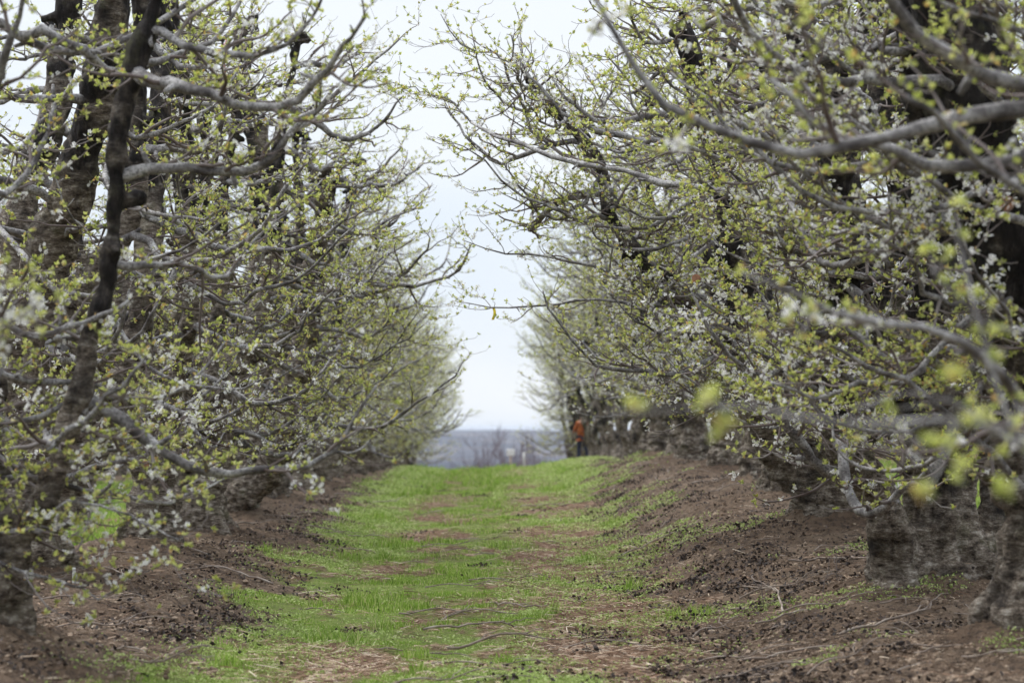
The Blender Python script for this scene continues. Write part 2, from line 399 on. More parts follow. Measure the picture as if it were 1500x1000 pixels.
# pale low weeds along the edges of the strip
def weeds(x, y, size):
    n = len(x); z = gz(x, y); c = np.stack([x, y, z + rng.uniform(.004, .05, n) * (size / .02)], 1)
    a_ = norm(rng.normal(size=(n, 3)) + np.array([0, -.3, 1.0])); t = norm(np.cross(a_, rng.normal(size=(n, 3)))); b = np.cross(a_, t)
    s = size[:, None] * rng.uniform(.6, 1.3, (n, 1))
    V = np.stack([c - t * s, c - b * s * .55, c + t * s, c + b * s * .55], 1).reshape(-1, 3)
    o = np.arange(n)[:, None] * 4
    return V, [o + np.array([[0, 1, 2, 3]])]
x, y = scatter(330000, -3.7, 4.3, 13.5, 90, 1.3)
eL, eR = edgeL(y), edgeR(y)
pe = np.exp(-((x - eL - .35) / .42) ** 2) * sst(.38, .5, fbm2(x * 1.5, y * .8, 95, 3)) * 1.3 \
   + np.exp(-((x - eR + .35) / .6) ** 2) * sst(.36, .5, fbm2(x * 1.5, y * .8, 96, 3)) * 1.3 \
   + .8 * sst(.63, .70, fbm2(x * .9, y * .9, 97, 3)) * (x > 0)
keep = rng.random(len(x)) < pe * 1.6
x, y = x[keep], y[keep]
a = Acc(); a.add(*weeds(x, y, .007 + .00028 * y))
obj("weeds", a.mesh("weeds", [M['clover']], False), kind="stuff", label="pale green low weeds creeping along the edges of the grass strip", category="weeds")
# green of the next alley on the left and right, seen between the trunks
x = np.concatenate([rng.uniform(-11, -4.9, 60000), rng.uniform(4.9, 11, 50000)]); y = 20 * (80 / 20) ** rng.random(len(x))
xm = np.mod(x + PER / 2, PER) - PER / 2
keep = (np.abs(xm) < 2.2 + noise2(x, y, 5) * .6); x, y = x[keep], y[keep]
a = Acc(); a.add(*blades(x, y, rng.uniform(.04, .11, len(x)), .012 + .0003 * y))
obj("grass", a.mesh("grass_next_alley", [M['grass']], False), kind="stuff", label="grass of the neighbouring alleys seen between the trunks", category="grass")
# chips and straw
def slivers(x, y, ln, wd, ang, lift=.01):
    n = len(x); z = gz(x, y) + rng.uniform(.002, lift, n)
    d = np.stack([np.cos(ang), np.sin(ang), rng.uniform(-.25, .25, n)], 1); d = norm(d)
    s = norm(np.cross(d, np.array([0, 0, 1.]) + .5 * rng.normal(size=(n, 3)))); c = np.stack([x, y, z], 1)
    L_ = (ln / 2)[:, None]; W_ = (wd / 2)[:, None]; u = np.cross(s, d) * W_ * .9
    V = np.stack([c - d * L_ - s * W_, c - d * L_ + s * W_, c + u + s * W_ , c + u - s * W_, c + d * L_ + s * W_ * .6, c + d * L_ - s * W_ * .6], 1).reshape(-1, 3)
    o = np.arange(n)[:, None] * 6
    return V, [o + np.array([[0, 1, 2, 3]]), o + np.array([[3, 2, 4, 5]])]
x, y = scatter(170000, -3.6, 4.2, 13.5, 85, 1.6)
g, l = grassmask(x, y)
keep = rng.random(len(x)) < l * .95 + .03 + .02 * (np.abs(x) > 2); x, y = x[keep], y[keep]; n = len(x)
a = Acc(); a.add(*slivers(x, y, rng.gamma(2., .036, n) + .015, rng.uniform(.002, .007, n), rng.normal(0, .8, n), .035))
obj("wood_chips", a.mesh("wood_chips", [M['chip']], False), kind="stuff", label="reddish tan shredded prunings and straw along the wheel tracks", category="wood chips")
# soil clods
ico_v = []; t_ = (1 + 5 ** .5) / 2
for (p, q) in ((-1, t_), (1, t_), (-1, -t_), (1, -t_)): ico_v += [(p, q, 0)]
for (p, q) in ((-1, t_), (1, t_), (-1, -t_), (1, -t_)): ico_v += [(0, p, q)]
for (p, q) in ((t_, -1), (t_, 1), (-t_, -1), (-t_, 1)): ico_v += [(p, 0, q)]
ico_v = norm(np.array(ico_v, float))
ico_f = np.array([(0, 11, 5), (0, 5, 1), (0, 1, 7), (0, 7, 10), (0, 10, 11), (1, 5, 9), (5, 11, 4), (11, 10, 2), (10, 7, 6), (7, 1, 8), (3, 9, 4), (3, 4, 2), (3, 2, 6), (3, 6, 8), (3, 8, 9), (4, 9, 5), (2, 4, 11), (6, 2, 10), (8, 6, 7), (9, 8, 1)])
def clods(x, y, r, flat=.75, jit=.45):
    n = len(x); z = gz(x, y); V = ico_v[None] * (1 + rng.uniform(-jit, jit, (n, 12, 1))) * r[:, None, None] * (1 + rng.uniform(-.3, .3, (n, 1, 3)))
    V = V * np.array([1, 1, flat]); V = V + np.stack([x, y, z + r * .15], 1)[:, None]
    return V.reshape(-1, 3), [(ico_f[None] + np.arange(n)[:, None, None] * 12).reshape(-1, 3)]
x, y = scatter(90000, 1.2, 6.3, 13.5, 60, 1.9); x2, y2 = scatter(70000, -5.8, -1.7, 13.5, 60, 1.9); x = np.r_[x, x2]; y = np.r_[y, y2]
g, l = grassmask(x, y); keep = rng.random(len(x)) < (1 - g) * (.3 + sst(.4, .6, fbm2(x * 2, y * 2, 120, 3))); x, y = x[keep], y[keep]
a = Acc(); a.add(*clods(x, y, rng.gamma(1.3, .0042, len(x)) + .003))
obj("soil_clods", a.mesh("soil_clods", [M['clod']], False), kind="stuff", label="crumbled brown soil clods under the tree rows", category="soil")
# dark rotting leaves gathered along the soil edges
x, y = scatter(120000, -4.4, 4.6, 13.5, 70, 1.6)
eL, eR = edgeL(y), edgeR(y)
pe = np.exp(-((x - eL + .45) / .35) ** 2) + np.exp(-((x - eR - .65) / .75) ** 2) + .12 * (np.abs(x) > 2)
pe = pe * sst(.47, .62, fbm2(x * 1.8, y * 1.8, 130, 4, .6)); keep = rng.random(len(x)) < pe * 1.1 + .002; x, y = x[keep], y[keep]; n = len(x)
def scraps(x, y, s):
    n = len(x); c = np.stack([x, y, gz(x, y) + rng.uniform(0, .045, n)], 1)
    t = norm(rng.normal(size=(n, 3)) * np.array([1, 1, .6])); b = norm(np.cross(t, rng.normal(size=(n, 3)) + np.array([0, 0, 1.]))); nn_ = np.cross(t, b)
    s = s[:, None]
    V = np.stack([c - t * s, c - b * s * .6 + nn_ * s * .35, c + t * s + nn_ * s * .3, c + b * s * .6 - nn_ * s * .2], 1).reshape(-1, 3)
    o = np.arange(n)[:, None] * 4
    return V, [o + np.array([[0, 1, 2], [0, 2, 3]])[i] for i in (0, 1)]
hx, hy = scatter(1500, -4.4, 4.6, 13.8, 60, 1.6); eLh, eRh = edgeL(hy), edgeR(hy)
pk = np.exp(-((hx - eLh + .5) / .5) ** 2) + np.exp(-((hx - eRh - .8) / .9) ** 2) + .06
kk = rng.random(1500) < pk * .45; hx, hy = hx[kk], hy[kk]; m_ = 46; sp = np.repeat(rng.uniform(.03, .11, len(hx)), m_)
ox, oy = rng.normal(0, 1, len(sp)) * sp * 1.6, rng.normal(0, 1, len(sp)) * sp; px_, py_ = np.repeat(hx, m_) + ox, np.repeat(hy, m_) + oy
hv_, hf_ = scraps(px_, py_, rng.uniform(.010, .026, len(px_))); hv_ = hv_.reshape(-1, 4, 3); hv_[..., 2] += (np.exp(-(ox ** 2 + oy ** 2) / (2 * sp ** 2)) * sp * .45 * rng.random(len(sp)))[:, None]
a = Acc(); a.add(hv_.reshape(-1, 3), hf_); a.add(*scraps(x, y, rng.uniform(.006, .021, n) * (1 + y * .010)))
obj("leaf_litter", a.mesh("leaf_litter", [M['darkleaf']], False), kind="stuff", label="dark rotting leaf litter along the edges of the soil", category="leaf litter")

# ------------------------------------------------------------------ tree generator
def grow(r, S, D, Ln, K, pitch_fn, wander=.25):
    """S,D [B,3], Ln [B] -> P [B,K,3]; pitch_fn(t, p0) gives the pitch along the branch"""
    B = len(S); P = np.zeros((B, K, 3)); P[:, 0] = S
    yaw = np.arctan2(D[:, 1], D[:, 0]); p0 = np.arcsin(np.clip(norm(D)[:, 2], -1, 1))
    ya = r.normal(0, wander, B); ph = r.uniform(0, 6.28, B); fr = r.uniform(3, 7, B)
    for k in range(1, K):
        t = (k - .5) / (K - 1)
        pt = pitch_fn(t, p0) + .16 * np.sin(fr * t * 2 + ph) + r.normal(0, .10, B)
        yw = yaw + ya * t * 2 + .25 * np.sin(fr * t + ph) + r.normal(0, .12, B)
        d = np.stack([np.cos(pt) * np.cos(yw), np.cos(pt) * np.sin(yw), np.sin(pt)], 1)
        P[:, k] = P[:, k - 1] + d * (Ln / (K - 1))[:, None]
    return P
def sample(r, P, R, n, t0, t1):
    """n points per branch -> pos, dir, radius, t"""
    B, K, _ = P.shape
    t = (np.linspace(t0, t1, n)[None] + r.uniform(-.5, .5, (B, n)) * (t1 - t0) / max(n - 1, 1)).clip(0.02, .999)
    u = t * (K - 1); i = np.minimum(u.astype(int), K - 2); f = (u - i)[..., None]; b = np.arange(B)[:, None]
    pos = P[b, i] * (1 - f) + P[b, i + 1] * f; d = norm(P[b, i + 1] - P[b, i]); rr_ = R[b, i] * (1 - f[..., 0]) + R[b, i + 1] * f[..., 0]
    return pos.reshape(-1, 3), d.reshape(-1, 3), rr_.reshape(-1), t.reshape(-1)
def leaf_clusters(r, pos, d, nl, lmin, lmax):
    n = len(pos); up = np.array([0, 0, 1.]); base = norm(d * .4 + up * .5 + r.normal(0, .35, (n, 3)))
    dir_ = norm(base[:, None] * .75 + r.normal(0, .62, (n, nl, 3))); s = (pos[:, None] + base[:, None] * .009 * r.uniform(.5, 1.6, (n, 1, 1)))
    s = np.broadcast_to(s, dir_.shape).reshape(-1, 3); dd = dir_.reshape(-1, 3); m = len(dd)
    ln = r.uniform(lmin, lmax, (m, 1)); side = norm(np.cross(dd, r.normal(size=(m, 3)))); nr = np.cross(side, dd)
    keep = r.random(m) < .85
    V = np.stack([s, s + dd * ln * .5 - side * ln * .27 + nr * ln * .12, s + dd * ln - nr * ln * .12, s + dd * ln * .5 + side * ln * .27 + nr * ln * .12], 1)[keep]
    o = np.arange(len(V))[:, None] * 4
    return V.reshape(-1, 3), [np.concatenate([o + np.array([[0, 1, 2]]), o + np.array([[0, 2, 3]])])]
def flowers(r, pos, nf, size):
    n = len(pos); c = pos[:, None] + norm(r.normal(size=(n, nf, 3)) + np.array([0, 0, .3])) * r.uniform(.010, .042, (n, nf, 1)); c = c.reshape(-1, 3)
    c = c[r.random(len(c)) < .85]; m = len(c)
    ax = norm(r.normal(size=(m, 3)) + np.array([0, -.1, .25])); u = norm(np.cross(ax, r.normal(size=(m, 3)))); v = np.cross(ax, u)
    sz = (size * r.uniform(.75, 1.15, m))[:, None, None]; a5 = np.arange(5) * 2 * np.pi / 5
    def ring(ang, rd, h): return c[:, None] + sz * (rd * (np.cos(ang)[None, :, None] * u[:, None] + np.sin(ang)[None, :, None] * v[:, None]) + h * ax[:, None])
    p0 = ring(a5, .08, 0); p1 = ring(a5 - .55, .72, .28); p2 = ring(a5, 1., .34); p3 = ring(a5 + .55, .72, .28)
    V = np.stack([p0, p1, p2, p3], 2).reshape(-1, 3); o = np.arange(m * 5)[:, None] * 4
    return V, [o + np.array([[0, 1, 2, 3]])]
def bark_mesh(name, A, voxel, seed, mat):
    raw = A.mesh(name + "_raw", [], True); o = bpy.data.objects.new("tmp", raw); COL.objects.link(o)
    md = o.modifiers.new("r", 'REMESH'); md.mode = 'VOXEL'; md.voxel_size = voxel; md.use_smooth_shade = True
    dg = bpy.context.evaluated_depsgraph_get(); me = bpy.data.meshes.new_from_object(o.evaluated_get(dg)); bpy.data.objects.remove(o); bpy.data.meshes.remove(raw)
    n = len(me.vertices); co = np.zeros(n * 3, np.float32); no = np.zeros(n * 3, np.float32)
    me.vertices.foreach_get('co', co); me.vertex_normals.foreach_get('vector', no); co = co.reshape(-1, 3).astype(float); no = no.reshape(-1, 3)
    flute = np.abs(noise3(co * np.array([9, 9, 1.6]), seed + 6) - .5) * 2
    dsp = (flute - .5) * .075 * (1 - sst(1.2, 3., co[:, 2])) + (noise3(co * 3.5, seed) - .5) * .10 + (noise3(co * 9, seed + 1) - .5) * .045 + (noise3(co * np.array([30, 30, 12]), seed + 2) - .5) * .022
    low = 1 - .35 * sst(1., 4., co[:, 2])
    co = co + no * (dsp * low + (noise3(co * np.array([60, 60, 25]), seed + 4) - .5) * .012)[:, None]
    me.vertices.foreach_set('co', co.astype(np.float32).ravel()); me.update(); me.materials.clear(); me.materials.append(mat); me.name = name
    return me
def radii(K, r0, r1, p=1.): return r1 + (r0 - r1) * (1 - np.linspace(0, 1, K)) ** p

def build_tree(seed, h=6.0, nlead=5, dens=1.0, spread=1.0, leaders=None, hero=None, trunk_paths=None, voxel=.022, lat_lo=.9, reach=1., auto=True, bark='trunk', tr=.22, bloom=.27, cuts=()):
    """all coordinates local to the trunk foot; returns dict of meshes"""
    r = np.random.default_rng(seed); A = Acc(); W = Acc(); TW = Acc(); SP = []; 
    # trunk
    def thick(path, r0, r1, n=20, p=.8, kn=0):
        P = resample(path, n); R = radii(n, r0, r1, p) * (1 + r.normal(0, .05, n))
        V, Fs = tubes(P[None], R[None], 12, True); A.add(V, Fs); return P, R
    if trunk_paths is None:
        tw = r.uniform(-.1, .1, 2); htop = r.uniform(.5, .75)
        trunk_paths = [([(0, 0, -.4), (0, 0, .02), (tw[0] * .5, tw[1] * .5, .35), (tw[0], tw[1], htop)], tr * 1.5, tr * .92)]
        top = np.array([tw[0], tw[1], htop - .12])
    else: top = np.array(trunk_paths[0][0][-1]) - np.array([0, 0, .1])
    for (pth, a0, a1) in trunk_paths: thick(pth, a0, a1, 16)
    for k in range(6):                                       # root flares
        an = k * 1.05 + r.uniform(-.4, .4); q = tr * r.uniform(1.15, 1.8)
        thick([(math.cos(an) * tr * .5, math.sin(an) * tr * .5, .25), (math.cos(an) * q * .75, math.sin(an) * q * .75, -.02), (math.cos(an) * q * 1.15, math.sin(an) * q * 1.15, -.50)], tr * .42, .05, 8)
    LP = []
    if auto:
        for k in range(nlead):
            an = k * 2 * math.pi / nlead + r.uniform(-.35, .35); out = np.array([math.cos(an), math.sin(an), 0])
            R1 = spread * r.uniform(.75, 1.2); H = h * r.uniform(.84, 1.02)
            j = r.normal(0, .10, (6, 3))
            path = [top + out * .02 + [0, 0, -.1], top + out * .28 + [0, 0, .32], top * .5 + out * R1 * .62 + [0, 0, H * .30] + j[1], out * R1 * .85 + [0, 0, H * .52] + j[2], out * R1 * 1.05 + [0, 0, H * .75] + j[3], out * R1 * 1.15 + [0, 0, H] + j[4]]
            LP.append(thick(path, tr * .52 * r.uniform(.85, 1.1), .042, 26, .75))
    for (pth, a0, a1) in (leaders or []): LP.append(thick(pth, a0, a1, 26, .75))
    # pruning knobs and stubs along the leaders
    for P, R in LP:
        ns = int(r.integers(11, 17))
        for q in range(ns):
            k = int(r.uniform(6, len(P) - 1)); d = norm(r.normal(size=3) + [0, 0, .2]); L_ = r.uniform(.05, .18)
            c = P[k] + d * R[k] * .6
            thick([c, c + d * L_ * .5, c + d * L_ + r.normal(0, .02, 3)], r.uniform(.03, .055), r.uniform(.022, .04), 5)
        for q in range(5):                                    # knobby head
            d = norm(r.normal(size=3)); c = P[-1] + d * .05; thick([c, c + d * .06, c + d * .13], .05, .03, 4)
    # laterals: leave the leaders flat, sag, then sweep up
    lat = []
    for P, R in LP:
        nlat = max(3, int(round((13 if auto else 12) * dens)))
        pos, d, rr_, t = sample(r, P[None], R[None], nlat, .10, .96)
        ok = pos[:, 2] > lat_lo; pos, t = pos[ok], t[ok]; B = len(pos)
        o2 = pos[:, :2] / np.maximum(np.linalg.norm(pos[:, :2], axis=1, keepdims=True), .05)
        an = np.arctan2(o2[:, 1], o2[:, 0]) + r.normal(0, .85, B); pt = r.uniform(-.35, .55, B)
        D = np.stack([np.cos(pt) * np.cos(an), np.cos(pt) * np.sin(an), np.sin(pt)], 1)
        hz = pos[:, 2] / h
        Ln = reach * r.uniform(1.0, 2.2, B) * np.where(r.random(B) < .18, 1.35, 1.) * np.interp(hz, [.1, .35, .7, 1.], [.95, 1.12, 1.0, .6])
        Pn = grow(r, pos, D, Ln, 15, lambda t_, p: p * (1 - t_) - .45 * np.sin(np.pi * min(t_ * 1.6, 1)) + 1.0 * t_ ** 1.6 - .05, .3)
        lat.append(Pn)
    LATP = np.concatenate(lat) if lat else np.zeros((0, 15, 3))
    r0 = r.uniform(.020, .050, len(LATP)); LATR = r0[:, None] * (1 - .78 * np.linspace(0, 1, 15)[None] ** 1.1) * (1 + .34 * (r.random((len(LATP), 15)) - .5))
    if hero:
        TH = np.concatenate([P for P, _ in LP]) if LP else np.zeros((1, 3)); hp = []
        for i_, (pth, a0, a1) in enumerate(hero):             # every limb starts inside its leader
            allp = np.concatenate([TH] + [h_ for h_ in hp]); p_ = np.array(pth[0]); k_ = np.argmin(np.linalg.norm(allp - p_, axis=1))
            hp.append(resample([allp[k_]] + list(pth) if np.linalg.norm(allp[k_] - p_) > .05 else pth, 15))
        LATP = np.concatenate([LATP, np.array(hp)]); LATR = np.concatenate([LATR, np.array([radii(15, a0, a1, .9) for (_, a0, a1) in hero]) * (1 + .3 * (r.random((len(hero), 15)) - .5))])
    # upright leader shoots at the tops
    LATP[:, 2:-1] += r.normal(0, .010, LATP[:, 2:-1].shape)
    W.add(*tubes(LATP, LATR, 8, True))
    sp_, sd_, sr_, _ = sample(r, LATP, LATR, 5, .1, .9)      # old spur stubs
    e_ = norm(sd_ * .4 + r.normal(0, 1, sd_.shape)); ls = r.uniform(.03, .09, (len(sp_), 1)) + sr_[:, None]
    W.add(*tubes(np.stack([sp_, sp_ + e_ * ls * .6, sp_ + e_ * ls + r.normal(0, .008, sp_.shape)], 1), np.stack([sr_ * .7, sr_ * .5, sr_ * .42], 1), 6, True))
    # secondaries
    def children(P, R, n, t0, t1, lmin, lmax, K, rfac, upb, flat=.5):
        pos, d, rr_, t = sample(r, P, R, n, t0, t1); B = len(pos)
        side = norm(np.cross(d, np.array([0, 0, 1.]) + r.normal(0, .5, (B, 3)))) * r.choice([-1, 1], B)[:, None]
        D = norm(d * r.uniform(.3, 1., (B, 1)) + side * r.uniform(.5, 1.1, (B, 1)) + np.array([0, 0, 1.]) * r.normal(upb, .45, B)[:, None])
        Ln = r.uniform(lmin, lmax, B) * (1 - .35 * t)
        Pn = grow(r, pos, D, Ln, K, lambda t_, p: p * (1 - .6 * t_) + .15 * t_ + .45 * t_ * t_ - .2 * np.sin(np.pi * t_), .3)
        Rn = (np.minimum(rr_ * rfac, (.016 if K > 7 else .0075)))[:, None] * (1 - .72 * np.linspace(0, 1, K)[None])
        Rn = Rn * (1 + .35 * (r.random(Rn.shape) - .4))        # knobbly with spurs and bud scars
        return Pn, np.maximum(Rn, .0019), t
    n2 = max(3, int(round(8 * dens)))
    SEC, SR, _ = children(LATP, LATR, n2, .12, .97, .35, 1.05, 10, .6, .12)
    TW.add(*tubes(SEC, SR, 5))
    TER, TR_, _ = children(SEC, SR, 4, .12, .95, .12, .48, 6, .6, .25)
    TW.add(*tubes(TER, TR_, 4))
    # leader tops: long upright shoots
    if LP:
        tp = np.array([P[-1] for P, _ in LP]); tp = np.repeat(tp, 5, 0); D = norm(r.normal(size=tp.shape) * [.7, .7, .2] + [0, 0, .8])
        UP = grow(r, tp, D, r.uniform(.3, .9, len(tp)), 10, lambda t_, p: p + .1 * t_, .1); UR = np.repeat(np.linspace(.009, .003, 10)[None], len(tp), 0)
        TW.add(*tubes(UP, UR, 5)); SEC = np.concatenate([SEC, UP]); SR = np.concatenate([SR, UR])
    # spurs with leaves and flowers
    def spurpts(P, R, n, t0, t1): p_, d_, _, _ = sample(r, P, R, n, t0, t1); SP.append(np.concatenate([p_, d_], 1))
    spurpts(LATP, LATR, 12, .25, 1.); spurpts(SEC, SR, 7, .15, 1.); spurpts(TER, TR_, 3, .3, 1.)
    S = np.concatenate(SP); S = S[r.random(len(S)) < .60]
    fl = r.random(len(S)) < bloom * (.12 + 1.7 * sst(.45, .60, noise3(S[:, :3] * 1.3, seed)))
    LF = Acc(); LF.add(*leaf_clusters(r, S[~fl][:, :3], S[~fl][:, 3:], 9, .019, .042)); LF.add(*leaf_clusters(r, S[fl][:, :3], S[fl][:, 3:], 4, .015, .030))
    BL = Acc(); BL.add(*flowers(r, S[fl][:, :3], 6, .0165))
    d = dict(trunk=bark_mesh("trunk", A, voxel, seed, M[bark]), branches=W.mesh("branches", [M['branch']]), twigs=TW.mesh("twigs", [M['twig']]),
             leaves=LF.mesh("leaves", [M['leaf']], False), blossoms=BL.mesh("blossoms", [M['petal']], False))
    if cuts:
        C = Acc()
        for (c, nrm, rr_) in cuts:
            c = np.array(c, float); nrm = norm(np.array(nrm, float)); C.add(*tubes(np.array([[c - nrm * .03, c]]), np.array([[rr_, rr_ * .93]]), 14, True))
        d['cut_end'] = C.mesh("cut_end", [M['cut']], False)
    return d
def place(meshes, x, y, rz=0, s=1., zoff=0, label="", group=None, keep=None):
    e = bpy.data.objects.new("cherry_tree", None); COL.objects.link(e)
    e.location = (x, y, float(gz(x, y)[0]) + zoff); e.rotation_euler = (0, 0, rz); e.scale = (s, s, s)
    e['label'] = label; e['category'] = "cherry tree"
    if group: e['group'] = group
    for k, me in meshes.items():
        if keep and k not in keep: continue
        obj(k, me, e)
    return e

# ---- hero trees: limbs traced at their real distance
def loc(base, pts):
    """pixel points (px,py,depth) -> coordinates local to the tree foot"""
    b = np.array([base[0], base[1], float(gz(base[0], base[1])[0])])
    return [PX(*p) - b for p in pts]
def q(base, pts, d0, d1, a0, a1):
    n = len(pts); return (loc(base, [(p[0], p[1], d0 + (d1 - d0) * i / (n - 1)) for i, p in enumerate(pts)]), a0, a1)
TREES = {}
# left row, second tree (14.6 m), just out of frame except its arching limbs
b = LTREES[1]; hero = [
 q(b, [(-60, 20), (0, 35), (40, 60), (75, 72), (120, 73), (165, 62), (210, 45), (265, 15), (300, -20)], 14.6, 15.6, .034, .016),
 q(b, [(60, 40), (130, 80), (150, 97), (180, 103), (215, 92), (245, 80), (290, 68), (320, 45), (350, 0)], 14.8, 16, .032, .012),
 q(b, [(-60, 470), (0, 470), (30, 487), (70, 490), (90, 485), (130, 470), (190, 440)], 14.6, 14.4, .030, .012),
 q(b, [(-40, 740), (0, 765), (40, 775), (90, 770), (130, 755), (145, 730), (170, 690)], 14.6, 14.0, .026, .010),
 q(b, [(60, 770), (100, 735), (170, 745), (230, 775), (265, 790)], 14.0, 13.6, .012, .004),
 q(b, [(-40, 720), (0, 700), (60, 690), (130, 665), (200, 655), (250, 650)], 14.6, 15, .024, .008),
 q(b, [(-40, 610), (0, 620), (50, 610), (100, 595), (115, 620), (140, 650), (175, 662), (240, 650)], 14.6, 15.4, .026, .008),
 q(b, [(-40, 640), (60, 700), (160, 722), (250, 735), (330, 700)], 14.6, 15.2, .024, .006),
 q(b, [(-40, 800), (40, 835), (100, 850), (140, 872), (180, 860)], 14.4, 14.0, .016, .004),
 q(b, [(-40, 520), (60, 560), (130, 560), (200, 590), (280, 560), (330, 500)], 14.6, 15.6, .026, .006),
 q(b, [(-30, 260), (0, 290), (40, 250), (60, 215), (80, 150)], 14.6, 15, .03, .012)]
TREES['L1'] = (b, build_tree(117, 6.2, 3, .85, bloom=.14, spread=.8, lat_lo=.6, hero=hero, tr=.17))
b = LTREES[2]
lead = [q(b, [(80, 760), (70, 560), (62, 430), (82, 340), (100, 290), (118, 225), (140, 160), (150, 100), (172, -60)], 20.6, 19.2, .24, .12),
        q(b, [(70, 760), (40, 600), (20, 400), (40, 260), (72, 190), (85, 110), (95, 40), (100, -40)], 20.6, 21, .17, .10),
        q(b, [(90, 760), (140, 640), (200, 500), (215, 360), (225, 240), (235, 120), (225, 0)], 20.6, 22.5, .16, .09)]
hero = [q(b, [(0, 330), (27, 363), (45, 390), (75, 418), (105, 430), (140, 432), (165, 410), (210, 385), (280, 360), (330, 318)], 20, 18, .034, .008),
 q(b, [(200, 345), (235, 375), (270, 380), (310, 378), (345, 365), (375, 340), (395, 315), (420, 270)], 20.4, 18.6, .038, .014),
 q(b, [(225, 440), (250, 412), (268, 385)], 19.8, 19.8, .028, .02),
 q(b, [(150, 440), (180, 490), (210, 530), (250, 555), (290, 567), (340, 570), (380, 560), (440, 535)], 20.5, 18.6, .022, .006),
 q(b, [(240, 400), (300, 430), (330, 447), (360, 440), (385, 422), (420, 418), (460, 390), (490, 360), (520, 330)], 21, 20, .030, .008),
 q(b, [(100, 640), (150, 600), (210, 585), (260, 600), (300, 620), (350, 600)], 20.5, 18.4, .04, .012),
 q(b, [(90, 700), (150, 680), (210, 668), (235, 655), (265, 620)], 20.4, 18.2, .03, .01),
 q(b, [(160, 240), (150, 262), (180, 295), (230, 315), (290, 320), (330, 305)], 20.5, 19, .03, .01)]
TREES['L2'] = (b, build_tree(102, 6.0, 1, bark='pale_trunk', dens=.78, spread=.9, leaders=lead, hero=hero, tr=.26, voxel=.024, cuts=[(loc(b, [(215, 680, 18.2)])[0], (.5, -1, .1), .028)]))
b = LTREES[4]
lead = [q(b, [(275, 770), (262, 600), (275, 420), (270, 260), (262, 150), (250, 60), (243, -20)], 28.8, 28, .19, .11),
        q(b, [(285, 770), (330, 620), (370, 450), (385, 310), (375, 200), (350, 90), (362, 30)], 28.8, 30, .19, .11)]
TREES['L4'] = (b, build_tree(104, 6.1, 3, .9, 1., bark='pale_trunk', leaders=lead, tr=.33, voxel=.028))
b = LTREES[5]
lead = [q(b, [(340, 775), (350, 735), (385, 700), (420, 650), (440, 560), (455, 430), (470, 330), (480, 260)], 32.5, 31, .22, .09)]
TREES['L5'] = (b, build_tree(105, 5.9, 3, .9, 1., bark='pale_trunk', leaders=lead, tr=.24, voxel=.028))
# right row
b = RTREES[2]
lead = [q(b, [(1560, 800), (1550, 620), (1520, 470), (1475, 380), (1440, 280), (1425, 150), (1400, 20), (1370, -120)], 15.3, 14.6, .34, .20)]
hero = [q(b, [(1420, 150), (1390, 120), (1275, 118), (1230, 122), (1180, 110), (1140, 80), (1100, 45), (1070, -20)], 14.8, 13, .040, .018),
 q(b, [(1440, 230), (1380, 225), (1310, 198), (1270, 172), (1220, 155), (1180, 130), (1150, 100), (1120, 70)], 14.8, 14, .030, .010),
 q(b, [(1530, 760), (1500, 720), (1440, 650), (1380, 600), (1330, 560), (1280, 540), (1210, 500)], 15, 13.5, .035, .010),
 q(b, [(1480, 440), (1430, 460), (1370, 520), (1320, 560), (1260, 560), (1200, 585), (1130, 560)], 14.8, 13.8, .03, .008)]
TREES['R2'] = (b, build_tree(202, 6.2, 4, .95, 1., leaders=lead, hero=hero, tr=.27, voxel=.026, cuts=[(loc(b, [(1478, 296, 14.5)])[0], (-.1, -1, .1), .05)]))
b = RTREES[3]
tp = [(loc(b, [(1392, 1000, 19.5), (1392, 870, 19.5), (1385, 780, 19.5), (1380, 710, 19.5), (1385, 640, 19.5)]), .42, .27),
      (loc(b, [(1318, 920, 19.2), (1322, 870, 19.25), (1322, 820, 19.3), (1312, 760, 19.3)]), .42, .12), (loc(b, [(1296, 940, 19.1), (1310, 870, 19.15), (1322, 810, 19.3)]), .16, .08),
      (loc(b, [(1400, 950, 19.3), (1396, 900, 19.35), (1392, 840, 19.45), (1390, 760, 19.5)]), .62, .24), (loc(b, [(1465, 980, 19.3), (1455, 900, 19.4), (1447, 840, 19.5), (1448, 780, 19.5)]), .36, .11)]
lead = [q(b, [(1338, 990), (1326, 860), (1310, 790), (1290, 730), (1268, 685), (1235, 655), (1225, 580), (1235, 450), (1240, 350), (1225, 220), (1230, 100)], 19.3, 18.4, .20, .07),
        q(b, [(1445, 980), (1445, 860), (1450, 770), (1450, 690), (1480, 600), (1520, 450), (1560, 250), (1580, 50)], 19.5, 20.5, .15, .09),
        q(b, [(1385, 640), (1370, 560), (1375, 420), (1330, 260), (1300, 120), (1290, -60)], 19.6, 21, .24, .12)]
